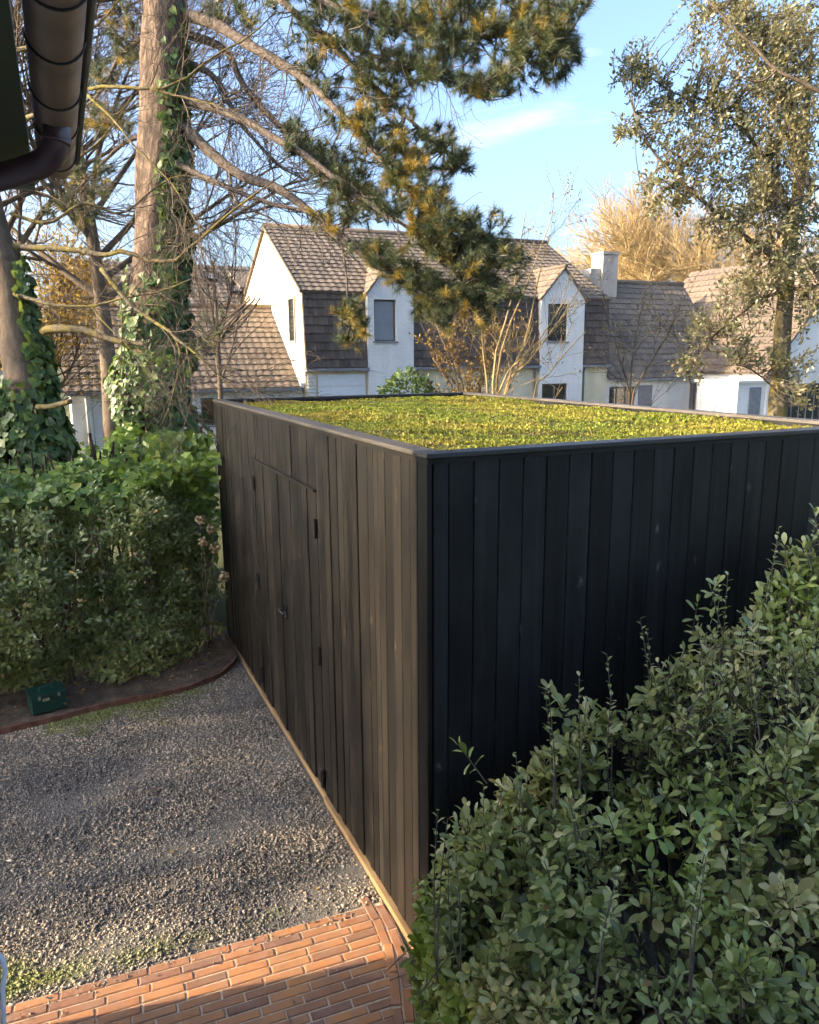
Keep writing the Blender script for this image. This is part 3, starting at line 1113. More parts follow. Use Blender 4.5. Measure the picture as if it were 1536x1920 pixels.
# ---- main house: tall mansard house with two white cross gables
XG, XE = 7.58, 20.25
mh = empty('gabled_house', ((XG+XE)/2, 30, 0), 'tall white house with mansard tiled roof and two white dormer gables', 'house')
prof = [(YF+0.10, 0), (YF+0.10, 2.62), (YF+0.02, 2.70), (YF+0.24, 5.22), (30.25, 7.80), (34.8, 5.22), (34.9, 0)]
MB().prism(prof, 'X', XG, XE).build('wall', 'sunlit_cream_render', mh)
roof = slab(mh, 'roof', 'tile_brown', (XG-0.06, YF+0.10, 5.20), (XE+0.06, YF+0.10, 5.20), (XE+0.06, 30.25, 7.92), (XG-0.06, 30.25, 7.92))
rear = slab(mh, 'roof', 'tile_brown', (XE+0.06, 34.95, 5.20), (XG-0.06, 34.95, 5.20), (XG-0.06, 30.26, 7.92), (XE+0.06, 30.26, 7.92))
vup = (0, 30.25-(YF+0.10), 7.92-5.20)
sl_len = math.hypot(vup[1], vup[2])
lay(roof, TB, 'roof_tile', (XG-0.06, YF+0.10, 5.20), (1, 0, 0), vup, XE-XG+0.12, sl_len, 0.29, 0.32, limit=300)
rd = MB().tube([(XG-0.08, 30.25, 7.95), (XE+0.08, 30.25, 7.95)], 0.11, 10).build('ridge', 'tile_brown', roof, True)
vg = MB()
vg.prism([(YF+0.06, 5.12), (30.25, 7.84), (30.25, 7.96), (YF+0.06, 5.24)], 'X', XG-0.10, XG-0.065)
vg.prism([(34.98, 5.12), (30.252, 7.84), (30.252, 7.96), (34.98, 5.24)], 'X', XG-0.10, XG-0.065)
vg.build('verge_board', 'tile_brown', mh)
DA = [(9.83, 11.57), (16.92, 18.92)]
for (a, b_) in ((XG+0.02, DA[0][0]-0.02), (DA[0][1]+0.02, DA[1][0]-0.02), (DA[1][1]+0.02, XE)):
    hp = slab(mh, 'mansard', 'hung_tile', (a, YF-0.03, 2.68), (b_, YF-0.03, 2.68), (b_, YF+0.20, 5.24), (a, YF+0.20, 5.24), 0.05)
    lay(hp, HT, 'hung_tile', (a, YF-0.03, 2.68), (1, 0, 0), (0, 0.23, 2.56), b_-a, 2.57, 0.17, 0.285, tilt=0.12, limit=150, lift=0.03)
    MB().box(a-0.02, b_+0.02, YF-0.16, YF+0.09, 2.56, 2.655).build('gutter', 'lead', mh)
for di, (a, b_) in enumerate(DA):
    xm = (a+b_)/2
    yd = YF-0.06
    wx = ((10.07, 10.90), (17.23, 18.14))[di]
    holes = [(wx[0], wx[1], 3.56, 4.97)]
    if di == 1:
        holes.append((17.04, 18.23, 0.9, 1.95))
    mb = wall_xz(MB(), a, b_, 0, 5.18, yd, yd+0.30, holes)
    mb.box(a+0.001, a+0.3, yd+0.30, 28.0, 2.6, 5.18)
    mb.box(b_-0.3, b_-0.001, yd+0.30, 28.0, 2.6, 5.18)
    apex = 6.28
    mb.prism([(a, 5.18), (b_, 5.18), (xm, apex)], 'Y', yd, yd+0.30)
    dorm = mb.build('dormer', 'painted_brick', mh)
    window(mh, wx[0], wx[1], 3.56, 4.97, yd, 'window_frame', 'blind' if di == 0 else 'window_glass', trans=None if di == 0 else 4.2)
    if di == 1:
        window(mh, 17.04, 18.23, 0.9, 1.95, yd, mull=1)
    hw = (b_-a)/2+0.10
    rise = apex-5.18
    ed_ = 5.18 - rise*0.10/((b_-a)/2)
    sl1 = slab(mh, 'dormer_roof', 'tile_brown', (a-0.10, 29.0, ed_+0.06), (a-0.10, yd-0.08, ed_+0.06), (xm, yd-0.08, apex+0.06), (xm, 29.0, apex+0.06), 0.06)
    sl2 = slab(mh, 'dormer_roof', 'tile_brown', (b_+0.10, yd-0.08, ed_+0.06), (b_+0.10, 29.0, ed_+0.06), (xm+0.002, 29.0, apex+0.06), (xm+0.002, yd-0.08, apex+0.06), 0.06)
    ll = math.hypot(hw, apex-ed_)
    lay(sl1, TB, 'roof_tile', (a-0.10, 28.2, ed_+0.06), (0, -1, 0), (hw, 0, apex-ed_), 28.2-yd+0.08, ll, 0.33, 0.34, limit=60)
    lay(sl2, TB, 'roof_tile', (b_+0.10, yd-0.08, ed_+0.06), (0, 1, 0), (-hw, 0, apex-ed_), 28.2-yd+0.08, ll, 0.33, 0.34, limit=60)
    MB().tube([(xm, yd-0.09, apex+0.09), (xm, 28.6, apex+0.09)], 0.085, 8).build('ridge', 'tile_brown', sl1, True)
# side window of the lit gable, framed with a reveal
gw = MB()
for (ya, yb_, za, zb) in ((26.50, 26.57, 3.52, 5.10), (27.20, 27.27, 3.52, 5.10), (26.57, 27.20, 5.02, 5.10), (26.57, 27.20, 3.52, 3.60)):
    gw.box(XG-0.05, XG+0.02, ya, yb_, za, zb)
gwo = gw.build('window', 'verge_board', mh)
MB().box(XG-0.012, XG+0.01, 26.57, 27.20, 3.60, 5.02).build('pane', 'window_glass', gwo)
# pale panel door and louvre below the mansard
gd = MB()
for i in range(6):
    gd.box(8.02, 9.74, YF+0.055, YF+0.075, 0.1+i*0.39, 0.1+i*0.39+0.38)
gd.build('garage_door', 'shutter_white', mh)
lv = MB()
for i in range(8):
    lv.box(7.66, 7.92, YF+0.05, YF+0.085, 1.5+i*0.12, 1.5+i*0.12+0.07)
lv.build('louvre', 'shutter_white', mh)

for xp in (11.72, 16.75, 19.05):
    MB().tube([(xp, YF-0.10, 2.60), (xp, YF+0.03, 2.40), (xp, YF+0.03, 0.0)], 0.04, 8).build('downpipe', 'lead', mh, True)
# ---- left annex
an = empty('tiled_annex', (3.8, 28, 0), 'low white annex with long brown tiled roof behind the ivy-clad pine', 'annex')
XA0, XA1 = 0.12, XG-0.02
mb = wall_xz(MB(), XA0+0.10, XA1, 0, 2.0, YF+0.35, YF+0.65, [(0.80, 1.62, 0, 1.95), (4.10, 4.55, 0.85, 1.75)])
mb.prism([(YF+0.65, 0), (33.0, 0), (33.0, 2.0), (29.3, 4.65), (YF+0.65, 2.0)], 'X', XA0+0.10, XA0+0.4)
mb.box(XA0+0.4, XA1, 32.7, 33.0, 0, 2.0)
mb.build('wall', 'painted_brick', an)
v_an = (0, 29.3-(YF+0.15), 4.85-2.04)
ar = slab(an, 'roof', 'tile_brown', (XA0-0.05, YF+0.15, 2.04), (XA1, YF+0.15, 2.04), (XA1, 29.3, 4.85), (XA0-0.05, 29.3, 4.85))
slab(an, 'roof', 'tile_brown', (XA1, 33.3, 1.8), (XA0-0.05, 33.3, 1.8), (XA0-0.05, 29.31, 4.85), (XA1, 29.31, 4.85))
lay(ar, TB, 'roof_tile', (XA0-0.05, YF+0.15, 2.04), (1, 0, 0), v_an, XA1-XA0-0.1, math.hypot(v_an[1], v_an[2]), 0.265, 0.31, limit=300)
MB().tube([(XA0-0.06, 29.3, 4.89), (XA1, 29.3, 4.89)], 0.10, 10).build('ridge', 'tile_brown', ar, True)
MB().prism([(YF+0.13, 2.02), (29.3, 4.84), (29.3, 5.0), (YF+0.13, 2.17)], 'X', XA1-0.13, XA1-0.005).build('verge_flashing', 'shutter_white', an)
MB().box(XA0-0.03, XA1-0.14, YF+0.02, YF+0.14, 1.93, 2.03).build('gutter', 'lead', an)
sh = MB()
for i in range(24):
    sh.box(0.82, 1.60, YF+0.40, YF+0.425, 0.02+i*0.08, 0.02+i*0.08+0.072)
sh.build('roller_shutter', 'shutter_white', an)
MB().tube([(0.66, YF+0.08, 1.92), (0.66, YF+0.29, 1.75), (0.66, YF+0.29, 0.75)], 0.045, 10).build('downpipe', 'shutter_white', an, True)
MB().tube([(0.66, YF+0.28, 0.78), (0.66, YF+0.28, 0.0)], 0.06, 10).build('downpipe_shoe', 'zinc_dark', an, True)
window(an, 4.10, 4.55, 0.85, 1.75, YF+0.35)

# ---- right annex with chimney
ra = empty('steep_annex', (23.5, 28, 0), 'white annex with steep grey tiled roof and square white chimney', 'annex')
XR0, XR1 = XE+0.03, 26.9
mb = wall_xz(MB(), XR0, XR1, 0, 2.1, YF+0.15, YF+0.45, [(20.45, 21.80, 0.75, 1.74), (24.75, 26.6, 0.0, 1.82)])
mb.prism([(YF+0.45, 0), (32.2, 0), (32.2, 2.1), (28.8, 5.95), (YF+0.45, 2.1)], 'X', XR1-0.3, XR1-0.002)
mb.build('wall', 'painted_brick', ra)
v_ra = (0, 28.8-(YF-0.05), 6.2-2.08)
rr_ = slab(ra, 'roof', 'tile_grey', (XR0, YF-0.05, 2.08), (XR1+0.05, YF-0.05, 2.08), (XR1+0.05, 28.8, 6.2), (XR0, 28.8, 6.2))
slab(ra, 'roof', 'tile_grey', (XR1+0.05, 32.4, 1.9), (XR0, 32.4, 1.9), (XR0, 28.81, 6.2), (XR1+0.05, 28.81, 6.2))
lay(rr_, TG, 'roof_tile', (XR0, YF-0.05, 2.08), (1, 0, 0), v_ra, XR1-XR0+0.05, math.hypot(v_ra[1], v_ra[2]), 0.28, 0.32, limit=300)
MB().tube([(XR0, 28.8, 6.24), (XR1+0.06, 28.8, 6.24)], 0.10, 10).build('ridge', 'tile_grey', rr_, True)
MB().box(XR0, XR1, YF-0.19, YF-0.07, 1.98, 2.07).build('gutter', 'lead', ra)
window(ra, 20.45, 21.80, 0.75, 1.74, YF+0.15, mull=2)
MB().box(21.95, 22.65, YF+0.10, YF+0.145, 0.72, 1.78).build('shutter', 'lead', ra)
for (a, b_, mt) in ((24.75, 25.55, 'lead'), (25.60, 25.85, 'door_blue'), (25.90, 26.6, 'lead')):
    MB().box(a, b_, YF+0.26, YF+0.31, 0.0, 1.80).build('door', mt, ra)
chm = MB()
chm.box(21.85, 22.65, 28.2, 29.0, 5.2, 7.30)
chm.box(21.80, 22.70, 28.15, 29.05, 7.302, 7.42)
chm.box(21.3, 21.83, 28.3, 28.9, 5.2, 6.7)
chm.build('chimney', 'chimney_render', ra)

# ---- right house, its gable towards us
rh = empty('gable_front_house', (29.5, 25, 0), 'white house with reddish roof behind the evergreen oak trunk', 'house')
HX0, HX1, HYF, HZ, HR = 25.2, 33.8, 22.0, 2.45, 7.0
xm = (HX0+HX1)/2
mb = wall_xz(MB(), HX0, HX1, 0, HZ, HYF, HYF+0.3, [(25.5, 26.05, 0.3, 1.7), (26.3, 28.4, 0.1, 1.85)])
mb.prism([(HX0, HZ), (HX1, HZ), (xm, HR-0.1)], 'Y', HYF, HYF+0.3)
mb.box(HX0, HX0+0.3, HYF+0.3, 30.5, 0, HZ)
mb.build('wall', 'painted_brick', rh)
hw = xm-HX0+0.25
ez = HZ - (HR-HZ)*0.25/(xm-HX0)
s1 = slab(rh, 'roof', 'tile_red', (HX0-0.25, 31.0, ez+0.1), (HX0-0.25, HYF-0.15, ez+0.1), (xm, HYF-0.15, HR+0.1), (xm, 31.0, HR+0.1))
slab(rh, 'roof', 'tile_red', (HX1+0.25, HYF-0.15, ez+0.1), (HX1+0.25, 31.0, ez+0.1), (xm+0.002, 31.0, HR+0.1), (xm+0.002, HYF-0.15, HR+0.1))
lay(s1, TR_, 'roof_tile', (HX0-0.25, 31.0, ez+0.1), (0, -1, 0), (hw, 0, HR-ez), 31.15-HYF, math.hypot(hw, HR-ez), 0.34, 0.38, limit=300)
window(rh, 26.3, 28.4, 0.1, 1.85, HYF, 'lead', 'window_glass', mull=4)
window(rh, 25.5, 26.05, 0.3, 1.7, HYF, 'lead', 'window_glass', mull=1)
MB().box(23.75, HX0-0.002, HYF+0.1, HYF+2.2, 0, 1.93).box(23.65, HX0-0.002, HYF+0.0, HYF+2.3, 1.932, 2.02).build('porch', 'painted_brick', rh)
MB().box(24.35, 24.95, HYF+0.06, HYF+0.098, 0.0, 1.75).build('door', 'lead', rh)

# ---- far house behind on the left
fh = empty('distant_house', (8, 45, 0), 'distant house with grey roof, small skylights and lean-to dormer', 'house')
MB().prism([(41.0, 0), (50, 0), (50, 4.8), (45.6, 8.0), (41.0, 4.8)], 'X', 1.0, 16.0).build('wall', 'painted_brick', fh)
fr = slab(fh, 'roof', 'tile_grey', (0.8, 40.8, 4.75), (16.2, 40.8, 4.75), (16.2, 45.6, 8.15), (0.8, 45.6, 8.15))
slab(fh, 'roof', 'tile_grey', (16.2, 50.4, 4.75), (0.8, 50.4, 4.75), (0.8, 45.61, 8.15), (16.2, 45.61, 8.15))
lay(fr, TG, 'roof_tile', (0.8, 40.8, 4.75), (1, 0, 0), (0, 4.8, 3.4), 15.4, 5.88, 0.40, 0.42, limit=0)
for (xa, ya) in ((395, 520), (442, 543)):
    # rooflights sit on the slope
    best = None
    for Yq in np.linspace(41, 45.5, 200):
        P = pY(xa, ya, Yq)
        e_ = abs(P[2]-(4.75+(Yq-40.8)*3.4/4.8))
        if best is None or e_ < best[0]:
            best = (e_, P)
    P = best[1]
    w = MB()
    hw_, hl_ = 0.36, 0.42
    for (u0, u1, l0, l1) in ((-hw_, hw_, -hl_, -hl_+0.07), (-hw_, hw_, hl_-0.07, hl_), (-hw_, -hw_+0.07, -hl_+0.07, hl_-0.07), (hw_-0.07, hw_, -hl_+0.07, hl_-0.07)):
        q = [(u0, l0), (u1, l0), (u1, l1), (u0, l1)]
        f3 = lambda u, l, h: (P[0]+u, P[1]+l*0.816-h*0.578, P[2]+l*0.578+h*0.816)
        w.add([f3(u, l, 0.0) for u, l in q]+[f3(u, l, 0.14) for u, l in q], [(4, 5, 6, 7), (0, 1, 5, 4), (1, 2, 6, 5), (2, 3, 7, 6), (3, 0, 4, 7)])
    wo = w.build('skylight', 'zinc_dark', fh)
    MB().add([f3(u, l, 0.10) for u, l in ((-0.3, -0.36), (0.3, -0.36), (0.3, 0.36), (-0.3, 0.36))], [(0, 1, 2, 3)]).build('pane', 'blind', wo)
slab(fh, 'dormer_roof', 'tile_brown', (9.05, 42.0, 6.72), (12.2, 42.0, 6.72), (12.2, 44.6, 7.75), (9.05, 44.6, 7.75), 0.12)

# ---- dark slated outbuilding at the far left
so = pd(-40, 700, 17)
ob = empty('slate_outbuilding', (so[0], so[1], 0), 'small dark slate-clad outbuilding at the edge behind the hedge', 'outbuilding')
c0 = pd(26, 720, 17)
MB().box(c0[0]-3.0, c0[0], c0[1], c0[1]+3, 0, c0[2]).build('wall', 'slate_grey', ob)
slab(ob, 'roof', 'slate_grey', (c0[0]-3.1, c0[1]-0.2, c0[2]+0.0), (c0[0]+0.1, c0[1]-0.2, c0[2]+0.0), (c0[0]+0.1-1.3, c0[1]+1.4, c0[2]+1.2), (c0[0]-3.1, c0[1]+1.4, c0[2]+1.2))
for i in range(10):
    MB().box(c0[0]-2.9, c0[0]+0.012, c0[1]-0.02, c0[1]-0.002, 0.1+i*0.22, 0.1+i*0.22+0.19).build('cladding_board', 'slate_grey', ob)


# ================================================================== PLANTS
def leaf_mat(name, stops, rough=0.45, spec=0.5, trans=0.22, patch=None):
    """two twins: one reads the per-leaf 'tint' of a joined mass, one the random value of a single leaf object"""
    for suffix in ('', '_single'):
        m = MatB(name+suffix, rough, spec)
        fac = m.attr('tint') if not suffix else m.rand()
        c = m.ramp(fac, stops)
        if patch:
            pf = m.ramp(m.noise(m.pos(rnd=False), patch[0], 3, 0.5), [(patch[1], (0, 0, 0)), (patch[1]+0.14, (1, 1, 1))])
            c = m.mix(pf, c, m.ramp(fac, patch[2]))
        m.color(c)
        if trans:
            m.translucent(trans, (1.5, 1.45, 0.8))


def bark_mat(name, a, b, c, scale=(9, 9, 2.2), moss=None, bump=0.9):
    m = MatB(name, 0.9, 0.25)
    v = m.pos(scale, rnd=False)
    n1 = m.noise(v, 1.6, 6, 0.68, 0.5)
    cc = m.ramp(n1, [(0.30, a), (0.52, b), (0.75, c)])
    if moss:
        mf = m.ramp(m.noise(m.pos(rnd=False), 3.5, 4, 0.6), [(0.42, (0, 0, 0)), (0.62, (0.9, 0.9, 0.9))])
        cc = m.mix(mf, cc, moss)
    m.color(cc)
    m.bump(n1, bump, 0.04)


leaf_mat('shrub_leaf', [(0.0, (0.100, 0.125, 0.030)), (0.22, (0.205, 0.240, 0.066)), (0.5, (0.335, 0.360, 0.120)), (0.8, (0.46, 0.46, 0.195)), (1.0, (0.58, 0.50, 0.23))], 0.40, 0.7, 0.25,
         (1.1, 0.53, [(0.0, (0.13, 0.19, 0.028)), (0.6, (0.27, 0.37, 0.052)), (1.0, (0.44, 0.50, 0.07))]))
leaf_mat('hedge_leaf', [(0.0, (0.100, 0.135, 0.042)), (0.45, (0.190, 0.235, 0.082)), (0.8, (0.28, 0.325, 0.130)), (0.95, (0.35, 0.375, 0.17)), (1.0, (0.46, 0.33, 0.08))], 0.42, 0.7, 0.25)
leaf_mat('ivy_leaf', [(0.0, (0.040, 0.072, 0.022)), (0.5, (0.085, 0.140, 0.042)), (0.85, (0.15, 0.21, 0.060)), (1.0, (0.20, 0.25, 0.07))], 0.48, 0.4, 0.22)
leaf_mat('bright_leaf', [(0.0, (0.075, 0.13, 0.025)), (0.5, (0.135, 0.215, 0.038)), (0.9, (0.21, 0.29, 0.055)), (1.0, (0.29, 0.32, 0.07))], 0.42, 0.5, 0.28)
leaf_mat('oak_leaf', [(0.0, (0.085, 0.090, 0.042)), (0.5, (0.155, 0.155, 0.075)), (0.85, (0.22, 0.205, 0.10)), (1.0, (0.29, 0.22, 0.09))], 0.45, 0.7, 0.32,
         (0.45, 0.57, [(0.0, (0.13, 0.11, 0.04)), (0.6, (0.24, 0.19, 0.07)), (1.0, (0.33, 0.24, 0.08))]))
leaf_mat('needle', [(0.0, (0.040, 0.056, 0.030)), (0.5, (0.085, 0.110, 0.056)), (0.70, (0.15, 0.160, 0.060)), (0.78, (0.26, 0.205, 0.045)), (1.0, (0.48, 0.31, 0.045))], 0.45, 0.6, 0.2)
leaf_mat('dry_leaf', [(0.0, (0.12, 0.075, 0.03)), (0.5, (0.20, 0.13, 0.045)), (1.0, (0.30, 0.20, 0.06))], 0.6, 0.3, 0.25)
leaf_mat('gold_leaf', [(0.0, (0.19, 0.13, 0.03)), (0.5, (0.30, 0.20, 0.045)), (1.0, (0.40, 0.28, 0.07))], 0.6, 0.3, 0.3)
bark_mat('pine_bark', (0.030, 0.023, 0.018), (0.12, 0.085, 0.060), (0.33, 0.235, 0.160), (9, 9, 2.4), None, 1.0)
leaf_mat('petal', [(0.0, (0.14, 0.105, 0.065)), (0.5, (0.23, 0.18, 0.115)), (1.0, (0.33, 0.27, 0.18))], 0.7, 0.2, 0.2)
bark_mat('limb_bark', (0.050, 0.038, 0.030), (0.115, 0.092, 0.075), (0.19, 0.16, 0.13), (10, 10, 10), None, 0.7)
bark_mat('mossy_bark', (0.055, 0.042, 0.030), (0.12, 0.10, 0.065), (0.20, 0.165, 0.10), (8, 8, 8), (0.19, 0.155, 0.035), 0.7)
bark_mat('smooth_bark', (0.060, 0.044, 0.030), (0.105, 0.080, 0.056), (0.16, 0.125, 0.085), (6, 6, 2), None, 0.4)
simple('stone', (0.22, 0.20, 0.17), 0.8, 0.3, 0.4, 40)
simple('twig', (0.13, 0.10, 0.072), 0.85, 0.25, 0.35, 3)
simple('gold_twig', (0.40, 0.295, 0.145), 0.85, 0.25, 0.3, 1)
simple('dark_stem', (0.060, 0.045, 0.034), 0.85, 0.25, 0.35, 9)

# leaf shapes: length along +Y (0..1), width along X (half width 0.5), slight fold and curl
OVAL_V = np.array([(0, 0, 0), (-0.36, 0.30, 0.05), (0, 0.32, 0.0), (0.36, 0.30, 0.05), (-0.5, 0.66, 0.04), (0, 0.66, -0.015), (0.5, 0.66, 0.04), (0, 1.0, -0.09)])
OVAL_T = np.array([(0, 2, 1), (0, 3, 2), (1, 2, 5), (1, 5, 4), (2, 3, 6), (2, 6, 5), (4, 5, 7), (5, 6, 7)])
_rows = [(0.16, 0.20, 0.02), (0.38, 0.40, 0.045), (0.60, 0.495, 0.05), (0.80, 0.42, 0.03), (0.93, 0.24, -0.01)]
ROUND_V = np.array([(0, 0, 0)] + [p for (yy_, w_, z_) in _rows for p in ((-w_, yy_, z_-0.10*yy_*yy_), (0, yy_, -0.012-0.10*yy_*yy_), (w_, yy_, z_-0.10*yy_*yy_))] + [(0, 1.0, -0.13)])
_t = [(0, 2, 1), (0, 3, 2)]
for _i in range(4):
    _a = 1+_i*3
    _t += [(_a, _a+1, _a+4), (_a, _a+4, _a+3), (_a+1, _a+2, _a+5), (_a+1, _a+5, _a+4)]
_t += [(13, 14, 16), (14, 15, 16)]
ROUND_T = np.array(_t)
IVY_V = np.array([(0, 0.05, 0), (-0.42, -0.06, 0.02), (-0.52, 0.30, 0.05), (-0.30, 0.62, 0.02), (0, 1.0, -0.08), (0.30, 0.62, 0.02), (0.52, 0.30, 0.05), (0.42, -0.06, 0.02), (0, 0.45, -0.02)])
IVY_T = np.array([(0, 8, 1), (1, 8, 2), (2, 8, 3), (3, 8, 4), (4, 8, 5), (5, 8, 6), (6, 8, 7), (7, 8, 0)])
DIA_V = np.array([(0, 0, 0), (-0.5, 0.5, 0.06), (0, 1, 0), (0.5, 0.5, 0.06)])
DIA_T = np.array([(0, 3, 1), (1, 3, 2)])


def nrmz(a):
    return a/(np.linalg.norm(a, axis=-1, keepdims=True)+1e-9)


def leaf_frames(d, n):
    y = nrmz(d)
    x = nrmz(np.cross(y, n))
    z = np.cross(x, y)
    return x, y, z


def leaves_mesh(name, tmpl, pos, d, n, L, W, tint):
    TV, TT = tmpl
    x, y, z = leaf_frames(d, n)
    V = pos[:, None, :] + x[:, None, :]*(TV[None, :, 0:1]*W[:, None, None]) + y[:, None, :]*(TV[None, :, 1:2]*L[:, None, None]) + z[:, None, :]*(TV[None, :, 2:3]*L[:, None, None])
    T = TT[None] + (np.arange(len(pos))*len(TV))[:, None, None]
    me = tri_mesh(name, V.reshape(-1, 3), T.reshape(-1, 3), np.repeat(tint, len(TV)))
    if len(TV) > 10:
        me.polygons.foreach_set('use_smooth', [True]*len(me.polygons))
    return me


TMPL_MESH = {}


def foliage(parent, tmpl, pos, d, n, L, W, tint, mat, name='foliage', singles=0, leaf_name='leaf', cell=16):
    """One mass of leaves; the `singles` that show largest become leaf objects of their own."""
    N = len(pos)
    rest = np.ones(N, bool)
    if singles:
        x, y, z = leaf_frames(d, n)
        ctr = pos + y*L[:, None]*0.5
        U, Vv, Z = to_px(ctr)
        ok = (Z > 0.3) & (U > 0) & (U < 1536) & (Vv > 0) & (Vv < 1920)
        view = nrmz(CAM-ctr)
        area = L*W*np.abs((view*z).sum(1))*(F_PX/np.maximum(Z, .3))**2
        key = (U//cell).astype(int)*4000 + (Vv//cell).astype(int)
        order = np.argsort(Z)
        seen, front = set(), []
        for i in order:
            if ok[i] and key[i] not in seen:
                seen.add(key[i])
                front.append(i)
        front = np.array(front)
        pick = front[np.argsort(-area[front])][:singles]
        kk = (id(tmpl[0]), mat)
        if kk not in TMPL_MESH:
            me = tri_mesh(leaf_name, tmpl[0], tmpl[1])
            me.polygons.foreach_set('use_smooth', [len(tmpl[0]) > 10]*len(me.polygons))
            me.materials.append(MATS[mat+'_single'])
            TMPL_MESH[kk] = me
        for i in pick:
            o = bpy.data.objects.new(leaf_name, TMPL_MESH[kk])
            col.objects.link(o)
            set_parent(o, parent)
            sx, sy, sz = W[i], L[i], L[i]
            o.matrix_basis = Matrix(((x[i, 0]*sx, y[i, 0]*sy, z[i, 0]*sz, pos[i, 0]), (x[i, 1]*sx, y[i, 1]*sy, z[i, 1]*sz, pos[i, 1]), (x[i, 2]*sx, y[i, 2]*sy, z[i, 2]*sz, pos[i, 2]), (0, 0, 0, 1)))
        rest[pick] = False
    me = leaves_mesh(name, tmpl, pos[rest], d[rest], n[rest], L[rest], W[rest], tint[rest])
    return link_obj(name, me, mat, parent, kind='stuff')


def basis(a):
    ref = np.where(np.abs(a[:, 2:3]) < 0.9, np.array([[0, 0, 1.0]]), np.array([[1.0, 0, 0]]))
    e1 = nrmz(np.cross(a, ref))
    return e1, np.cross(a, e1)


def rosettes(tips, axes, K, leaf_len, open0=0.35, open1=1.45, spacing=0.012, jit=0.25, rg=rng, lift=0.0):
    """K leaves spiralling down each shoot"""
    N = len(tips)
    a = nrmz(axes)
    e1, e2 = basis(a)
    k = np.arange(K)[None, :]
    ph = rg.uniform(0, 6.28, (N, 1)) + k*2.39996 + rg.normal(0, 0.25, (N, K))
    th = open0 + (open1-open0)*(k/max(K-1, 1)) + rg.normal(0, jit, (N, K))
    rad = np.cos(ph)[..., None]*e1[:, None] + np.sin(ph)[..., None]*e2[:, None]
    A = a[:, None, :]
    d = np.cos(th)[..., None]*A + np.sin(th)[..., None]*rad
    n = np.sin(th)[..., None]*A - np.cos(th)[..., None]*rad
    pos = tips[:, None, :] - A*(spacing*k[..., None]) + rad*0.004
    n = n + rg.normal(0, 0.15, n.shape) + np.array([0, 0, lift])
    L = leaf_len[:, None]*(0.55+0.45*np.minimum(1, (k+1.5)/4.0))*rg.uniform(0.8, 1.15, (N, K))
    return pos.reshape(-1, 3), d.reshape(-1, 3), n.reshape(-1, 3), L.reshape(-1)


def batch_tubes(P, Rr, sides=3):
    """P (N,K,3), Rr (N,K) -> V, T of all the tubes together"""
    N, K, _ = P.shape
    t = np.gradient(P, axis=1)
    t = nrmz(t)
    e1, e2 = basis(nrmz(P[:, -1]-P[:, 0]))
    an = np.arange(sides)*2*math.pi/sides
    ring = np.cos(an)[None, None, :, None]*e1[:, None, None, :] + np.sin(an)[None, None, :, None]*e2[:, None, None, :]
    V = P[:, :, None, :] + ring*Rr[:, :, None, None]
    base = (np.arange(N)*K*sides)[:, None, None] + (np.arange(K-1)*sides)[None, :, None] + np.arange(sides)[None, None, :]
    nxt = (np.arange(N)*K*sides)[:, None, None] + (np.arange(K-1)*sides)[None, :, None] + ((np.arange(sides)+1) % sides)[None, None, :]
    T = np.concatenate([np.stack([base, nxt, nxt+sides], -1).reshape(-1, 3), np.stack([base, nxt+sides, base+sides], -1).reshape(-1, 3)])
    return V.reshape(-1, 3), T


def tubes_obj(lst, name, mat, parent, sides=3, **tags):
    Vs, Ts, o = [], [], 0
    for P, Rr in lst:
        if len(P) == 0:
            continue
        V, T = batch_tubes(P, Rr, sides)
        Vs.append(V)
        Ts.append(T+o)
        o += len(V)
    return link_obj(name, tri_mesh(name, np.concatenate(Vs), np.concatenate(Ts)), mat, parent, True, **tags)


def spawn(P, Rr, m, length, spread, t0=0.25, t1=1.0, up=0.0, wig=0.18, K=5, rfac=0.6, rend=0.25, rmin=0.0012, rg=rng):
    """m side shoots from every path in P"""
    N, KK, _ = P.shape
    idx = np.repeat(np.arange(N), m)
    t = rg.uniform(t0, t1, len(idx))
    f = t*(KK-1)
    i = np.minimum(f.astype(int), KK-2)
    w = (f-i)[:, None]
    org = P[idx, i]*(1-w) + P[idx, i+1]*w
    r0 = (Rr[idx, i]*(1-w[:, 0]) + Rr[idx, i+1]*w[:, 0])*rfac
    tan = nrmz(P[idx, i+1]-P[idx, i])
    e1, e2 = basis(tan)
    ph = rg.uniform(0, 6.28, len(idx))
    sp = spread*rg.uniform(0.6, 1.3, len(idx))
    d = np.cos(sp)[:, None]*tan + np.sin(sp)[:, None]*(np.cos(ph)[:, None]*e1 + np.sin(ph)[:, None]*e2)
    d[:, 2] += up
    d = nrmz(d)
    Ln = rg.uniform(length[0], length[1], len(idx))*(1.15-0.5*t)
    out = np.zeros((len(idx), K, 3))
    out[:, 0] = org
    for k in range(1, K):
        d = nrmz(d + rg.normal(0, wig, d.shape) + np.array([0, 0, up*0.35]))
        out[:, k] = out[:, k-1] + d*(Ln/(K-1))[:, None]
    rr = np.maximum(r0[:, None]*np.linspace(1, rend, K)[None, :], rmin)
    return out, rr


def path(pts, n=8):
    """resample a polyline to n points with smooth curvature"""
    s = smooth_poly(pts, 8)
    seg = np.concatenate([[0], np.cumsum(np.linalg.norm(np.diff(s, axis=0), axis=1))])
    q = np.linspace(0, seg[-1], n)
    return np.stack([np.interp(q, seg, s[:, k]) for k in range(3)], 1)


def pxpath(pts, n=8):
    return path([pd(*p) for p in pts], n)


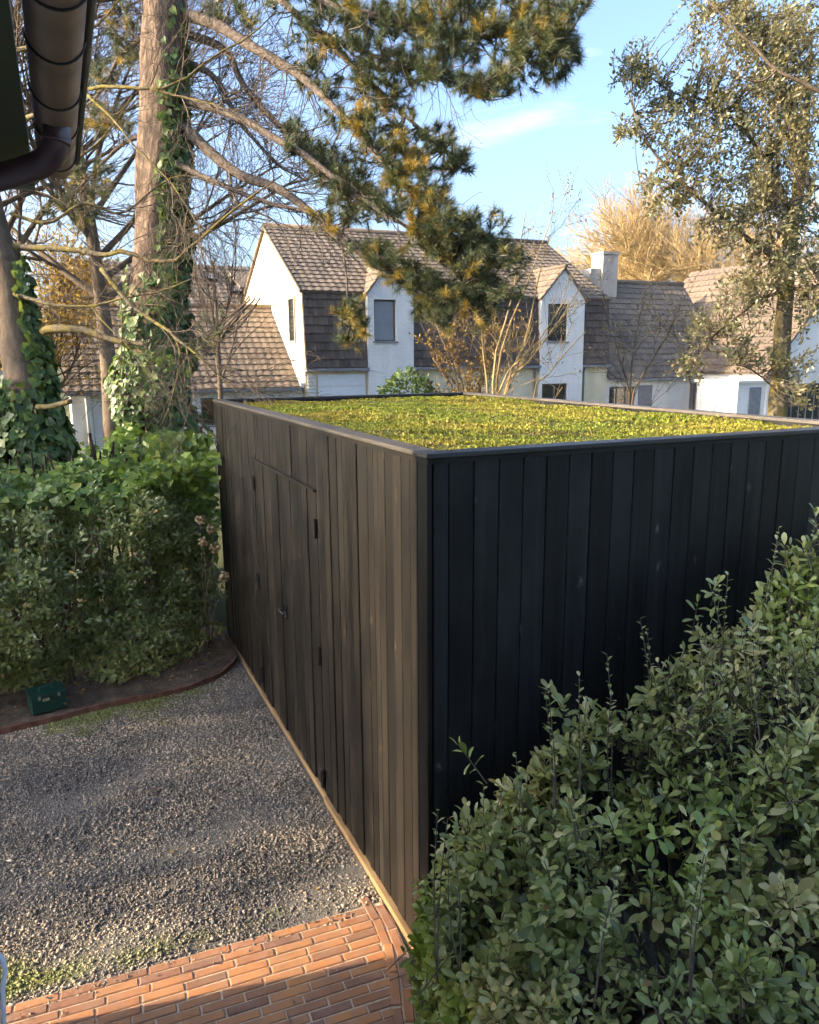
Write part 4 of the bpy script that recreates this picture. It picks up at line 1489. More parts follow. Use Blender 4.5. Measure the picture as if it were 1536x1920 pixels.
def rough_trunk(pts, rad, sides, amp, seed, n=40, freq=2.5):
    """thick trunk with a furrowed, uneven surface"""
    P = path(pts, n)
    r = np.interp(np.linspace(0, 1, n), np.linspace(0, 1, len(rad)), rad)
    b = MB().tube(P, r, sides)
    V = np.array(b.v)
    ctr = np.repeat(P, sides, axis=0)
    dirv = nrmz(V-ctr)
    S = V*np.array([freq, freq, freq*0.3])
    V = V + dirv*(amp*wob(S, 1.0, seed, 4))[:, None]
    b.v = [tuple(q) for q in V]
    return b

ROUND = (ROUND_V, ROUND_T)
OVAL, IVY, DIA = (OVAL_V, OVAL_T), (IVY_V, IVY_T), (DIA_V, DIA_T)

# ------------------------------------------------------------------ evergreen shrub in the near right corner
rg = np.random.default_rng(101)
sh_ = empty('evergreen_shrub', (2.8, 2.3, 0), 'large grey-green evergreen shrub in front of the shed, filling the lower corner', 'shrub')
ZX = [1.13, 1.25, 1.42, 1.61, 1.94, 2.26, 2.77, 3.16, 4.0, 4.8]
ZZ = [0.48, 0.70, 0.93, 1.14, 1.34, 1.55, 1.70, 1.80, 2.0, 2.1]


def shrub_top(X, Y):
    P = np.stack([X, Y, 0*X], 1)
    Yr = 2.48
    g_ = np.where(Y < Yr, 1-0.62*((Yr-Y)/1.35)**2, 1-0.8*((Y-Yr)/0.6)**2)
    return np.interp(X, ZX, ZZ)*g_ + 0.19*wob(P, 0.9, 3) + 0.12*wob(P, 2.4, 4)


def grad_axes(X, Y, f, e=0.03):
    gx_ = (f(X+e, Y)-f(X-e, Y))/(2*e)
    gy_ = (f(X, Y+e)-f(X, Y-e))/(2*e)
    return nrmz(np.stack([-gx_, -gy_, np.ones_like(X)], 1))


NT_ = 3000
X = rg.uniform(1.22, 4.7, NT_)
Y = rg.uniform(0.85, 2.86, NT_)
Zt = shrub_top(X, Y)
ax_ = grad_axes(X, Y, shrub_top)
depth = rg.exponential(0.075, NT_)
tips = np.stack([X, Y, Zt], 1) - ax_*depth[:, None]
tips[:, 2] += np.where(rg.uniform(0, 1, NT_) < 0.28, rg.exponential(0.080, NT_), 0)
hole = wob(np.stack([X, Y, 0*X], 1), 1.15, 9)
keep = ((hole > -0.30) | ((Y < 1.9) & (X > 1.7))) & (tips[:, 2] > 0.10)
# the upright left flank
NF = 900
Yf_ = rg.uniform(1.7, 2.75, NF)
Xf_ = 1.25 + 0.08*wob(np.stack([0*Yf_, Yf_, 0*Yf_], 1), 1.2, 8) + rg.exponential(0.08, NF)
zf_ = rg.uniform(0.08, 1.0, NF)*np.maximum(0.3, shrub_top(np.maximum(Xf_, 1.25), Yf_))
tips2 = np.stack([Xf_, Yf_, zf_], 1)
ax2 = nrmz(np.stack([-0.9+0*Yf_, -0.35+0*Yf_, 0.6+0*Yf_], 1))
tips = np.concatenate([tips[keep], tips2])
axs = np.concatenate([ax_[keep], ax2])
axs = nrmz(axs*0.6 + np.array([0, 0, 0.55]) + rg.normal(0, 0.33, axs.shape))
Ls = rg.uniform(0.046, 0.074, len(tips))*(1+0.28*wob(tips, 0.8, 13))
pos, d, n, L = rosettes(tips, axs, 8, Ls, 0.35, 1.5, 0.018, 0.3, rg, 0.7)
tipt = np.clip(rg.normal(0.48, 0.17, len(tips)) + 0.42*wob(tips, 1.1, 12), 0, 0.97)
tint = np.clip(np.repeat(tipt, 8)+rg.normal(0, 0.10, len(pos))+np.tile(np.linspace(0.20, -0.12, 8), len(tips)), 0, 1)
W = (np.repeat(rg.choice([1.0, 1.0, 1.0, 0.72], len(tips)), 8))*L*rg.uniform(0.42, 0.56, len(L))
foliage(sh_, ROUND, pos, d, n, L, W, tint, 'shrub_leaf', 'foliage', 300)
# stems: crown of main stems, then a twig under each shoot
bases = np.stack([rg.uniform(1.4, 4.4, 260), rg.uniform(1.9, 2.6, 260), 0*np.ones(260)], 1)
pick = rg.choice(len(tips), 260, replace=False)
tt = np.linspace(0, 1, 7)[None, :, None]
bas = bases[:, None]*0 + np.stack([tips[pick, 0]*0.6+bases[:, 0]*0.4, np.full(260, 2.35), np.zeros(260)], 1)[:, None]
mid_ = (bas[:, 0]+tips[pick])/2 + rg.normal(0, 0.08, (260, 3))
P = bas*(1-tt)**2 + 2*mid_[:, None]*tt*(1-tt) + tips[pick][:, None]*tt**2
tw = tips[:, None, :] - axs[:, None, :]*np.linspace(0, 0.20, 4)[None, :, None]*rg.uniform(0.7, 1.3, (len(tips), 1, 1))
tubes_obj([(P, np.repeat(np.linspace(0.011, 0.0025, 7)[None], 260, 0)), (tw[:, ::-1], np.repeat(np.array([[0.0034, 0.0030, 0.0025, 0.0018]]), len(tips), 0))], 'stems', 'twig', sh_, 4)
# upright sprigs that stand clear of the mass
sp = [(816, 1650, 816, 1540, 3.05), (1035, 1400, 1036, 1285, 3.3), (1085, 1360, 1075, 1300, 3.3), (930, 1540, 915, 1490, 3.2), (1215, 1250, 1218, 1185, 3.6), (1400, 1120, 1452, 1020, 3.6), (1345, 1170, 1350, 1090, 3.6), (1500, 1040, 1528, 995, 3.7), (985, 1480, 975, 1440, 3.2), (1400, 1300, 1395, 1190, 3.3), (1465, 1400, 1480, 1270, 3.1), (1320, 1260, 1325, 1170, 3.4), (1140, 1330, 1150, 1265, 3.4), (860, 1640, 850, 1590, 3.0), (1110, 1700, 1130, 1610, 2.6), (1290, 1700, 1300, 1600, 2.5)]
SPp, dsl = [], []
for (xa, ya, xb, yb, D) in sp:
    a, b_ = pd(xa+4, ya+190, D-0.05), pd(xb, yb, D)
    for k in range(2):
        bb = b_ + rg.normal(0, 0.035, 3)
        SPp.append(path([a, (a+bb)/2+rg.normal(0, 0.012, 3), bb], 6))
SPp = np.array(SPp)
for q_ in SPp:
    MB().tube(q_, np.linspace(0.004, 0.0014, 6), 5).build('sprig', 'twig', sh_, True)
Kq = 16
idx = np.repeat(np.arange(len(SPp)), Kq)
t_ = np.tile(np.linspace(0.45, 1, Kq), len(SPp))
fi = np.minimum((t_*5).astype(int), 4)
wq = (t_*5-fi)[:, None]
pp = SPp[idx, fi]*(1-wq)+SPp[idx, fi+1]*wq
tg = nrmz(SPp[idx, fi+1]-SPp[idx, fi])
ph = np.arange(len(idx))*2.4
dd = nrmz(tg*0.7+np.stack([np.cos(ph), np.sin(ph), 0*ph], 1)+rg.normal(0, .15, (len(idx), 3)))
foliage(sh_, OVAL, pp, dd, np.cross(np.cross(dd, tg), dd)*1.0+[0, 0, .3], np.full(len(idx), 0.034)*rg.uniform(.6, 1.2, len(idx)), np.full(len(idx), 0.017), np.clip(rg.normal(.75, .15, len(idx)), 0, 1), 'shrub_leaf', 'sprig_leaves')
# a few withered blossoms and dry leaves caught in the shrub
nd = 60
pk = rg.choice(np.where(depth[keep] < 0.05)[0], nd)
foliage(sh_, OVAL, tips[pk]+rg.normal(0, .02, (nd, 3)), nrmz(rg.normal(0, 1, (nd, 3))), nrmz(rg.normal(0, .4, (nd, 3))+[0, -.3, 1]), np.full(nd, .038), np.full(nd, .024), rg.uniform(.3, 1, nd), 'dry_leaf', 'dry_leaves')

# ------------------------------------------------------------------ hedge on the left
rg = np.random.default_rng(202)
hd = empty('laurel_hedge', (0, 8.2, 0), 'dense blue-green clipped hedge left of the shed, behind the bed edging', 'hedge')
HX_ = [-6, -3, -1.3, -0.75, -0.3, 0.05, 0.45, 0.85, 1.15, 1.34]
HYf = [6.75, 6.95, 7.10, 7.26, 7.16, 7.38, 7.24, 7.46, 7.80, 8.15]
HT_ = [2.1, 1.9, 1.52, 1.80, 1.84, 1.48, 1.72, 1.80, 1.60, 1.50]
prS = np.array([0, 0.28, 0.52, 0.72, 0.86, 1.0])
prY = np.array([0.02, -0.08, 0.06, 0.32, 0.75, 1.6])
prZ = np.array([0.05, 0.33, 0.66, 0.88, 0.97, 1.02])


def hedge_pts(N, x0, x1, smin=0.06, smax=1.0):
    X = rg.uniform(x0, x1, N)
    s = rg.uniform(smin, smax, N)
    yf, ht = np.interp(X, HX_, HYf), np.interp(X, HX_, HT_)
    Y = yf + np.interp(s, prS, prY)
    Z = ht*np.interp(s, prS, prZ)
    e = 0.02
    ty = np.interp(s+e, prS, prY)-np.interp(s-e, prS, prY)
    tz = ht*(np.interp(s+e, prS, prZ)-np.interp(s-e, prS, prZ))
    nr = nrmz(np.stack([0*X, -tz, ty], 1))
    P = np.stack([X, Y, Z], 1)
    P = P + nr*(0.26*wob(P, 0.7, 31) + 0.10*wob(P, 2.2, 32))[:, None] - nr*rg.exponential(0.09, N)[:, None]
    P[:, 0] = np.minimum(P[:, 0], 1.36)
    return P, nr, s


tips, nr, s = hedge_pts(4800, -2.3, 1.34, 0.0)
low = (tips[:, 2] < 0.30) & (rg.uniform(0, 1, len(tips)) < 0.35)
hole = wob(tips, 1.0, 35) < -0.62
kp = ~(low | hole)
tips, nr, s = tips[kp], nr[kp], s[kp]
axs = nrmz(nr*0.7 + np.array([0, -0.1, 0.5]) + rg.normal(0, 0.35, nr.shape))
Ls = rg.uniform(0.055, 0.085, len(tips))
pos, d, n, L = rosettes(tips, axs, 8, Ls, 0.4, 1.5, 0.016, 0.28, rg, 0.8)
tipt = np.clip(rg.normal(0.45, 0.18, len(tips)) + 0.22*wob(tips, 0.9, 37), 0, 0.96)
tint = np.clip(np.repeat(tipt, 8)+rg.normal(0, 0.1, len(pos)), 0, 1)
foliage(hd, OVAL, pos, d, n, L, L*rg.uniform(.38, .5, len(L)), tint, 'hedge_leaf', 'foliage', 300)
# unseen leaf screen, added far to the side to shade gravel and shed wall
NR = 20000
zz = rg.uniform(0.1, 7.8, NR)
yy = rg.uniform(5.9, 11.6, NR) + 0.25*np.sin(zz*2.3)
xx = -10.5 + rg.uniform(-0.8, 0.8, NR)
kz = rg.uniform(0, 1, NR) < np.interp(zz, [0, 5.4, 7.8], [1.0, 0.85, 0.05])*np.interp(yy, [5.85, 6.7], [0.05, 1.0])
xx, yy, zz = xx[kz], yy[kz], zz[kz]
NR = len(xx)
pp = np.stack([xx, yy, zz], 1)
foliage(hd, DIA, pp, nrmz(rg.normal(0, 1, pp.shape)), nrmz(rg.normal(0, .5, pp.shape)+[.6, 0, .6]), np.full(NR, .22), np.full(NR, .14), rg.uniform(0, .9, NR), 'hedge_leaf', 'shade_screen_leaves')
SS = np.stack([np.full(14, -10.5)+rg.uniform(-.4, .4, 14), np.linspace(6.2, 11.4, 14), np.zeros(14)], 1)  # stems given to the added shade screen
SP_ = SS[:, None]+np.linspace(0, 1, 6)[None, :, None]*np.array([0, 0, 7.2])+rg.normal(0, .10, (14, 6, 3))*np.array([1, 1, 0])
SR_ = np.repeat(np.linspace(0.06, 0.015, 6)[None], 14, 0)
SB_, SBR = spawn(SP_, SR_, 16, (0.5, 1.1), 0.9, 0.05, 1.0, 0.15, rg=rg)
tubes_obj([(SP_, SR_), (SB_, SBR)], 'side_stems', 'dark_stem', hd, 5)
# stems at the foot
nb = 30
bX = rg.uniform(-1.3, 1.25, nb)
b0 = np.stack([bX, np.interp(bX, HX_, HYf)+rg.uniform(0.15, 0.5, nb), np.full(nb, 0.02)], 1)
b1 = b0 + np.stack([rg.normal(0, .25, nb), rg.normal(0.0, .2, nb), rg.uniform(0.9, 1.6, nb)], 1)
bm_ = (b0+b1)/2+rg.normal(0, .07, (nb, 3))
tt = np.linspace(0, 1, 7)[None, :, None]
P = b0[:, None]*(1-tt)**2+2*bm_[:, None]*tt*(1-tt)+b1[:, None]*tt**2
Rr = np.repeat(np.linspace(0.013, 0.005, 7)[None], nb, 0)
P2, R2 = spawn(P, Rr, 6, (0.25, 0.6), 0.7, 0.1, 1, 0.1, rmin=0.0025, rg=rg)
tubes_obj([(P, Rr), (P2, R2)], 'stems', 'smooth_bark', hd, 5)
nt = len(P2)
lowtips = P2[:, -1]
pos, d, n, L = rosettes(lowtips, nrmz(P2[:, -1]-P2[:, -2]+[0, -.2, .2]), 7, rg.uniform(.05, .075, nt), .4, 1.5, .016, .3, rg)
foliage(hd, OVAL, pos, d, n, L, L*.45, np.clip(rg.normal(.5, .22, len(L)), 0, 1), 'hedge_leaf', 'low_foliage')
# dry leaves and a few twigs lying on the bed
nd = 160
X = rg.uniform(-1.2, 1.35, nd)
Yb = np.interp(X, bc[:-9, 0], bc[:-9, 1])
P = np.stack([X, Yb + rg.uniform(0.05, 0.8, nd), np.full(nd, 0.095)], 1)
link_obj('fallen_leaves', leaves_mesh('fallen_leaves', OVAL, P, nrmz(rg.normal(0, 1, (nd, 3))*[1, 1, .15]), nrmz(rg.normal(0, .3, (nd, 3))+[0, 0, 1]), rg.uniform(.03, .06, nd), rg.uniform(.015, .03, nd), rg.uniform(0, 1, nd)), 'dry_leaf', kind='stuff', label='brown fallen leaves scattered on the soil under the hedge', cat='leaves')
nd = 90
X = rg.uniform(-0.9, 1.35, nd)
Yg = rg.uniform(3.7, 6.7, nd)
P = np.stack([X, Yg, np.full(nd, 0.008)], 1)
link_obj('yard_leaves', leaves_mesh('yard_leaves', OVAL, P, nrmz(rg.normal(0, 1, (nd, 3))*[1, 1, .12]), nrmz(rg.normal(0, .3, (nd, 3))+[0, 0, 1]), rg.uniform(.015, .04, nd), rg.uniform(.008, .018, nd), rg.uniform(0, 1, nd)), 'dry_leaf', kind='stuff', label='small dry leaves scattered over the gravel', cat='leaves')

# bright ivy mound over the top of the hedge
iv = empty('ivy_mound', (0.8, 9.3, 0), 'bright green broad-leaved ivy mounding over the hedge top beside the shed', 'ivy')
NI = 4300
X = rg.uniform(-1.8, 1.36, NI)
Y = rg.uniform(7.75, 10.6, NI)
Pq = np.stack([X, Y, 0*X], 1)
Zt = 1.94 + 0.24*wob(Pq, 0.75, 41) + 0.06*wob(Pq, 2.3, 42) + 0.16*np.exp(-((X-1.0)/0.55)**2) - 0.22*np.exp(-((X-0.35)/0.35)**2)
tips = np.stack([X, Y, Zt - rg.exponential(0.08, NI)], 1)
# flank facing the yard next to the shed
nf = 900
Xf = rg.uniform(0.75, 1.38, nf)
zf = rg.uniform(0.9, 2.25, nf)
tf = np.stack([Xf, 8.15-0.12*np.cos(zf*2)+rg.exponential(.08, nf)+0.08*wob(np.stack([Xf, zf, 0*Xf], 1), 1.8, 44), zf], 1)
tips = np.concatenate([tips, tf])
nrm = np.concatenate([np.tile([0, -0.45, 0.9], (NI, 1)), np.tile([-0.15, -0.9, 0.45], (nf, 1))])
nrm = nrmz(nrm + rg.normal(0, .35, nrm.shape))
dd = nrmz(np.cross(nrm, rg.normal(0, 1, nrm.shape)) + [0, -.3, -.35])
L = rg.uniform(.06, .105, len(tips))
foliage(iv, IVY, tips, dd, nrm, L, L*rg.uniform(.85, 1.05, len(L)), np.clip(rg.normal(.5, .22, len(L))+.2*wob(tips, .8, 45), 0, 1), 'bright_leaf', 'foliage', 300)
st0 = np.stack([rg.uniform(-1.5, 1.3, 60), rg.uniform(8.6, 10.2, 60), np.zeros(60)], 1)
P = st0[:, None]+np.linspace(0, 1, 5)[None, :, None]*np.array([0, 0, 2.0])+rg.normal(0, .05, (60, 5, 3))
tubes_obj([(P, np.full((60, 5), 0.012))], 'stems', 'dark_stem', iv, 5)

# ------------------------------------------------------------------ ivy on trunks
def ivy_on(parent, P, R0, z0, z1, N, cover, thick, seed, mat='ivy_leaf', Lr=(0.06, 0.10), singles=300):
    rg = np.random.default_rng(seed)
    zc = P[:, 2]
    z = z0 + (z1-z0)*rg.uniform(0, 1, N)**1.15
    cx_ = np.interp(z, zc, P[:, 0])
    cy_ = np.interp(z, zc, P[:, 1])
    r = np.interp(z, zc, R0)
    an = rg.uniform(-math.pi, math.pi, N)
    kp = cover(z, an) > rg.uniform(0, 1, N)
    z, cx_, cy_, r, an = z[kp], cx_[kp], cy_[kp], r[kp], an[kp]
    o = np.stack([np.cos(an), np.sin(an), 0*an], 1)
    q = np.stack([cx_, cy_, z], 1)
    th = thick(z)*(0.55 + 0.45*wob(q+o*0.3, 1.3, seed))
    pos = q + o*(r+np.maximum(0.02, th)*rg.uniform(0.35, 1.0, len(r))**0.5)[:, None]
    nrm = nrmz(o + [0, 0, 0.35] + rg.normal(0, .33, o.shape))
    dd = nrmz(np.array([0, 0, -1.0]) + o*0.35 + rg.normal(0, .45, o.shape))
    L = rg.uniform(*Lr, len(pos))
    tint = np.clip(rg.normal(.45, .2, len(pos))+.25*wob(pos, .9, seed+1), 0, 1)
    return foliage(parent, IVY, pos, dd, nrm, L, L*rg.uniform(.85, 1.05, len(L)), tint, mat, 'ivy', singles, 'ivy_leaf')


# ------------------------------------------------------------------ the big pine
rg = np.random.default_rng(303)
pine = empty('pine_tree', (1.11, 11.05, 0), 'tall ivy-clad pine with reddish trunk and long drooping limbs', 'tree')
tpts = [(1.10, 11.00, -0.05), tuple(pd(290, 800, 10.5)), tuple(pd(296, 500, 10.6)), tuple(pd(304, 245, 10.6)), tuple(pd(308, 0, 10.6)), tuple(pd(312, -300, 10.7)), tuple(pd(318, -900, 10.9))]
trk = rough_trunk(tpts, [0.42, 0.36, 0.325, 0.31, 0.30, 0.26, 0.12], 28, 0.035, 51, 70, 2.4)
trk.build('trunk', 'pine_bark', pine, True)
tp = path(tpts, 60)
tr = np.interp(np.linspace(0, 1, 60), np.linspace(0, 1, 7), [0.42, 0.36, 0.325, 0.31, 0.30, 0.26, 0.12])
# right/front side is overgrown high up, all round lower down
CA = math.atan2(-1.0, 0.55)


def cov_p(z, an):
    side_ = np.cos(an-math.atan2(-0.35, 1.0))
    lo = np.clip((4.3-z)/1.2, 0, 1)
    hi = np.clip((side_-0.02)*2.2, 0, 1)*np.clip((7.9-z)/3.2, 0.0, 1)
    return np.maximum(lo, hi)


ivy_on(pine, tp, tr, 0.6, 7.9, 11000, cov_p, lambda z: np.interp(z, [0.5, 2.0, 3.2, 4.5, 6.5], [0.50, 0.42, 0.26, 0.16, 0.08]), 61, Lr=(0.07, 0.12))
LIMBS = [
    ([(345, 240, 10.5), (440, 322, 10.3), (520, 355, 10.1), (585, 400, 10.0), (645, 453, 9.8), (733, 501, 9.6), (800, 545, 9.5)], 0.085, 0.02),
    ([(315, 22, 10.6), (400, 44, 10.4), (474, 88, 10.2), (568, 145, 10.0), (645, 217, 9.8), (680, 257, 9.7), (737, 322, 9.6), (820, 400, 9.4), (900, 465, 9.3)], 0.085, 0.018),
    ([(330, -160, 10.6), (440, -90, 10.4), (527, 0, 10.2), (585, 54, 10.1), (676, 135, 10.0), (750, 210, 9.9), (805, 257, 9.8), (850, 300, 9.7)], 0.07, 0.014),
    ([(335, -260, 10.6), (480, -90, 10.2), (598, 0, 10.0), (652, 17, 9.8), (720, 34, 9.7), (788, 54, 9.6), (855, 68, 9.5), (960, 66, 9.3), (1050, 75, 9.2)], 0.10, 0.02),
    ([(335, 183, 10.5), (440, 217, 10.2), (500, 250, 10.0), (568, 291, 9.8), (652, 355, 9.6), (703, 386, 9.5), (781, 437, 9.4), (860, 500, 9.3)], 0.065, 0.014),
    ([(322, 303, 10.4), (406, 342, 10.2), (500, 379, 10.0), (580, 400, 9.9), (660, 450, 9.8), (700, 480, 9.8)], 0.045, 0.012),
    ([(330, 60, 10.6), (420, 91, 10.7), (457, 159, 10.8), (520, 233, 10.9), (600, 300, 10.9), (662, 338, 10.9), (720, 380, 10.8)], 0.06, 0.014),
    ([(330, 110, 10.6), (403, 145, 10.8), (450, 227, 11.0), (520, 305, 11.1), (580, 340, 11.2)], 0.05, 0.012),
    ([(585, 54, 10.1), (612, 64, 10.0), (690, 102, 9.8), (778, 129, 9.6), (838, 149, 9.4), (900, 165, 9.3)], 0.035, 0.010),
    ([(285, 60, 10.6), (230, 100, 10.9), (190, 170, 11.1), (150, 210, 11.2)], 0.05, 0.012),
    ([(285, 250, 10.6), (230, 270, 11.0), (180, 320, 11.2), (120, 380, 11.4)], 0.04, 0.010),
    ([(270, -40, 10.6), (225, -10, 10.4), (160, 0, 10.4), (90, -20, 10.4)], 0.06, 0.015),
    ([(430, 310, 10.3), (445, 380, 10.2), (520, 420, 10.1), (545, 480, 10.0), (560, 500, 10.0)], 0.02, 0.006),
    ([(640, 450, 9.8), (650, 520, 9.7), (655, 580, 9.7), (660, 620, 9.6)], 0.018, 0.006),
    ([(845, 430, 9.4), (860, 480, 9.3), (895, 540, 9.2)], 0.025, 0.008),
]
limb_pts = []
for i, (pp, r0, r1) in enumerate(LIMBS):
    P = pxpath(pp, 26)
    P = P + np.stack([wob(P, 0.7, 400+i), wob(P, 0.7, 430+i), wob(P, 0.7, 460+i)], 1)*0.035*np.linspace(0, 1, 26)[:, None]
    Rr = np.linspace(r0, r1, 26)*(1+0.10*wob(P, 2.2, 480+i))
    MB().tube(P, Rr, 9).build('limb', 'limb_bark', pine, True)
    limb_pts.append(P)
allp = np.concatenate(limb_pts)
alld = (allp-CAM)@FW
# sprays of needles: (x, y, rx, ry, depth, sprays, yellow share)
SPRAYS = [
    (620, 40, 60, 45, 10.0, 16, .05), (700, 60, 75, 55, 9.8, 22, .15), (790, 90, 85, 60, 9.6, 28, .05), (880, 50, 75, 60, 9.5, 26, .1), (960, 40, 70, 55, 9.4, 26, .35), (1045, 35, 42, 45, 9.2, 18, .1),
    (1050, 110, 38, 42, 9.2, 18, .02), (985, 135, 55, 40, 9.3, 20, .05), (905, 155, 55, 30, 9.4, 14, .0), (1095, 5, 40, 14, 9.2, 6, .0), (590, 130, 45, 50, 10.2, 14, .05), (650, 185, 50, 45, 10.1, 14, .0),
    (740, 130, 65, 45, 9.8, 16, .1), (700, 225, 42, 42, 9.7, 16, .25), (742, 280, 42, 46, 9.6, 20, .45), (785, 335, 48, 50, 9.5, 24, .6), (812, 390, 50, 42, 9.4, 20, .55), (845, 440, 60, 42, 9.3, 20, .12),
    (905, 440, 50, 40, 9.3, 16, .0), (960, 485, 34, 34, 9.2, 12, .0), (830, 262, 30, 30, 9.8, 8, .0), (855, 312, 26, 26, 9.7, 7, .0), (785, 495, 70, 45, 9.4, 22, .35), (875, 520, 70, 45, 9.3, 24, .3),
    (940, 545, 42, 36, 9.2, 12, .0), (805, 560, 50, 36, 9.4, 14, .35), (862, 592, 60, 30, 9.3, 14, .3), (720, 480, 34, 26, 9.6, 8, .2), (660, 605, 26, 36, 9.6, 12, .35), (560, 262, 26, 34, 10.2, 8, .0),
    (605, 302, 44, 34, 10.4, 12, .0), (655, 332, 44, 36, 10.4, 14, .0), (692, 384, 52, 42, 10.0, 16, .05), (640, 392, 34, 26, 10.2, 8, .0), (205, 130, 45, 36, 11.0, 12, .1), (205, 230, 45, 36, 11.2, 12, .35),
    (185, 335, 50, 40, 11.3, 12, .1), (140, 400, 55, 30, 11.4, 10, .1), (240, 50, 30, 40, 10.8, 8, .1), (430, 20, 60, 24, 10.3, 9, .1), (560, 5, 55, 16, 10.1, 8, .05), (370, 660, 36, 24, 10.3, 7, .2), (770, 20, 60, 20, 9.7, 10, .05), (880, -20, 120, 25, 9.5, 18, .1),
]
# needles also run along the outer half of every main limb
for li in (0, 1, 2, 3, 4, 6, 8):
    for t_ in np.linspace(0.58, 1.0, 7):
        pl = limb_pts[li][min(25, int(t_*25))]
        u_, v_, z_ = to_px(pl)
        SPRAYS.append((u_+6, v_-4, 22, 16, z_, 2, 0.12))
BR_P, BR_R, tipP, tipA, tipY = [], [], [], [], []
for (bx_, by_, brx, bry, bD, cnt, yel) in SPRAYS:
    cnt = int(cnt*1.5)
    yel = min(0.75, yel*1.35)
    c0 = pd(bx_, by_, bD)
    for k in range(cnt):
        a_, rr0 = rg.uniform(0, 6.28), math.sqrt(rg.uniform(0, 1))
        tgt = pd(bx_+brx*rr0*math.cos(a_), by_+bry*rr0*math.sin(a_), bD+rg.uniform(-0.45, 0.45))
        dist = np.linalg.norm(allp-tgt, axis=1)+0.15*rg.uniform(0, 1, len(allp))
        j = int(np.argmin(dist))
        src = allp[j]
        v_ = tgt-src
        lim = 1.1
        if np.linalg.norm(v_) > lim:
            src = tgt - v_/np.linalg.norm(v_)*lim*rg.uniform(.7, 1)
        mid_ = (src+tgt)/2 + rg.normal(0, .06, 3) + [0, 0, -0.05]
        q = path([src, mid_, tgt], 6)
        BR_P.append(q)
        BR_R.append(np.linspace(0.011, 0.004, 6))
        yflag = rg.uniform() < yel
        for s_ in range(rg.integers(3, 6)):
            f = rg.uniform(0.55, 1.0) if s_ else 1.0
            b_ = q[min(5, int(f*5))]
            ax0 = nrmz((q[5]-q[3])[None])[0]*0.6 + nrmz((tgt-c0+[0, 0, .15])[None])[0]*0.5 + rg.normal(0, .5, 3) + np.array([0, 0, .25])
            ax0 /= np.linalg.norm(ax0)
            e_ = b_ + ax0*rg.uniform(.08, .20)*(0.4 if s_ == 0 else 1)
            tipP.append(e_)
            tipA.append(ax0)
            tipY.append(1.0 if rg.uniform() < (0.88 if yflag else 0.03) else 0.0)
            BR_P.append(path([b_, (b_+e_)/2+rg.normal(0, .01, 3), e_], 6))
            BR_R.append(np.linspace(0.005, 0.003, 6))
# bare side twigs hanging under the limbs
LP = np.stack([path(p_, 10) for p_ in limb_pts[:9]])
LR = np.repeat(np.linspace(0.05, 0.015, 10)[None], 9, 0)
S1, SR1 = spawn(LP, LR*0.35, 16, (0.5, 1.3), 0.9, 0.1, 0.95, -0.05, 0.2, 6, 0.8, 0.3, 0.003, rg)
S2, SR2 = spawn(S1, SR1, 4, (0.2, 0.6), 0.7, 0.2, 1, -0.05, 0.22, 6, 0.7, 0.4, 0.002, rg)
tubes_obj([(np.array(BR_P), np.array(BR_R)), (S1, SR1), (S2, SR2)], 'branchlets', 'limb_bark', pine, 4)
tipP, tipA, tipY = np.array(tipP), nrmz(np.array(tipA)), np.array(tipY)


def tufts(tips, axes, M, Ln, shoot, rg, wid=0.0045):
    N = len(tips)
    e1, e2 = basis(axes)
    ph = rg.uniform(0, 6.28, (N, M))
    th = rg.uniform(0.15, 1.15, (N, M))
    u = rg.uniform(0, 1, (N, M))
    rad = np.cos(ph)[..., None]*e1[:, None]+np.sin(ph)[..., None]*e2[:, None]
    d = np.cos(th)[..., None]*axes[:, None]+np.sin(th)[..., None]*rad
    d[..., 2] -= 0.12
    b0 = tips[:, None]-axes[:, None]*(u*shoot)[..., None]
    ln = (Ln*rg.uniform(0.75, 1.15, (N, M)))[..., None]
    sd = nrmz(np.cross(d, rg.normal(0, 1, d.shape)))*wid/2
    V = np.stack([b0-sd, b0+sd, b0+d*ln], 2).reshape(-1, 3)
    return V, np.arange(N*M*3).reshape(-1, 3)


M_ = 70
V, T = tufts(tipP, tipA, M_, 0.12, 0.14, rg, 0.0055)
ti = np.where(tipY > 0.5, rg.uniform(.62, .95, len(tipY)), np.clip(rg.normal(.38, .17, len(tipY)), 0, .72))
ti = np.clip(np.repeat(ti, M_)+rg.normal(0, .06, len(ti)*M_), 0, 1)
link_obj('crown', tri_mesh('crown', V, T, np.repeat(ti, 3)), 'needle', pine, kind='stuff')

# ------------------------------------------------------------------ mossy bare tree at the left edge
rg = np.random.default_rng(404)
lt = empty('mossy_tree', (-0.35, 9.6, 0), 'leaning ivy-covered bare tree with mossy branches at the left edge', 'tree')
lp = [(-0.33, 9.55, -0.05), tuple(pd(66, 830, 8.6)), tuple(pd(34, 660, 8.7)), tuple(pd(12, 520, 8.8)), tuple(pd(-12, 430, 8.9)), tuple(pd(-60, 240, 9.0)), tuple(pd(-90, 0, 9.1))]
lr = [0.27, 0.22, 0.20, 0.185, 0.17, 0.14, 0.10]
rough_trunk(lp, lr, 22, 0.018, 71, 50, 2.2).build('trunk', 'smooth_bark', lt, True)
lpp = path(lp, 50)
lrr = np.interp(np.linspace(0, 1, 50), np.linspace(0, 1, 7), lr)


def cov_l(z, an):
    side_ = np.cos(an-math.atan2(0.15, 1.0))
    return np.maximum(np.clip((2.9-z)/0.5, 0, 1), np.clip((side_-0.05)*2.5, 0, 1)*np.clip((4.3-z)/0.8, 0, 1))


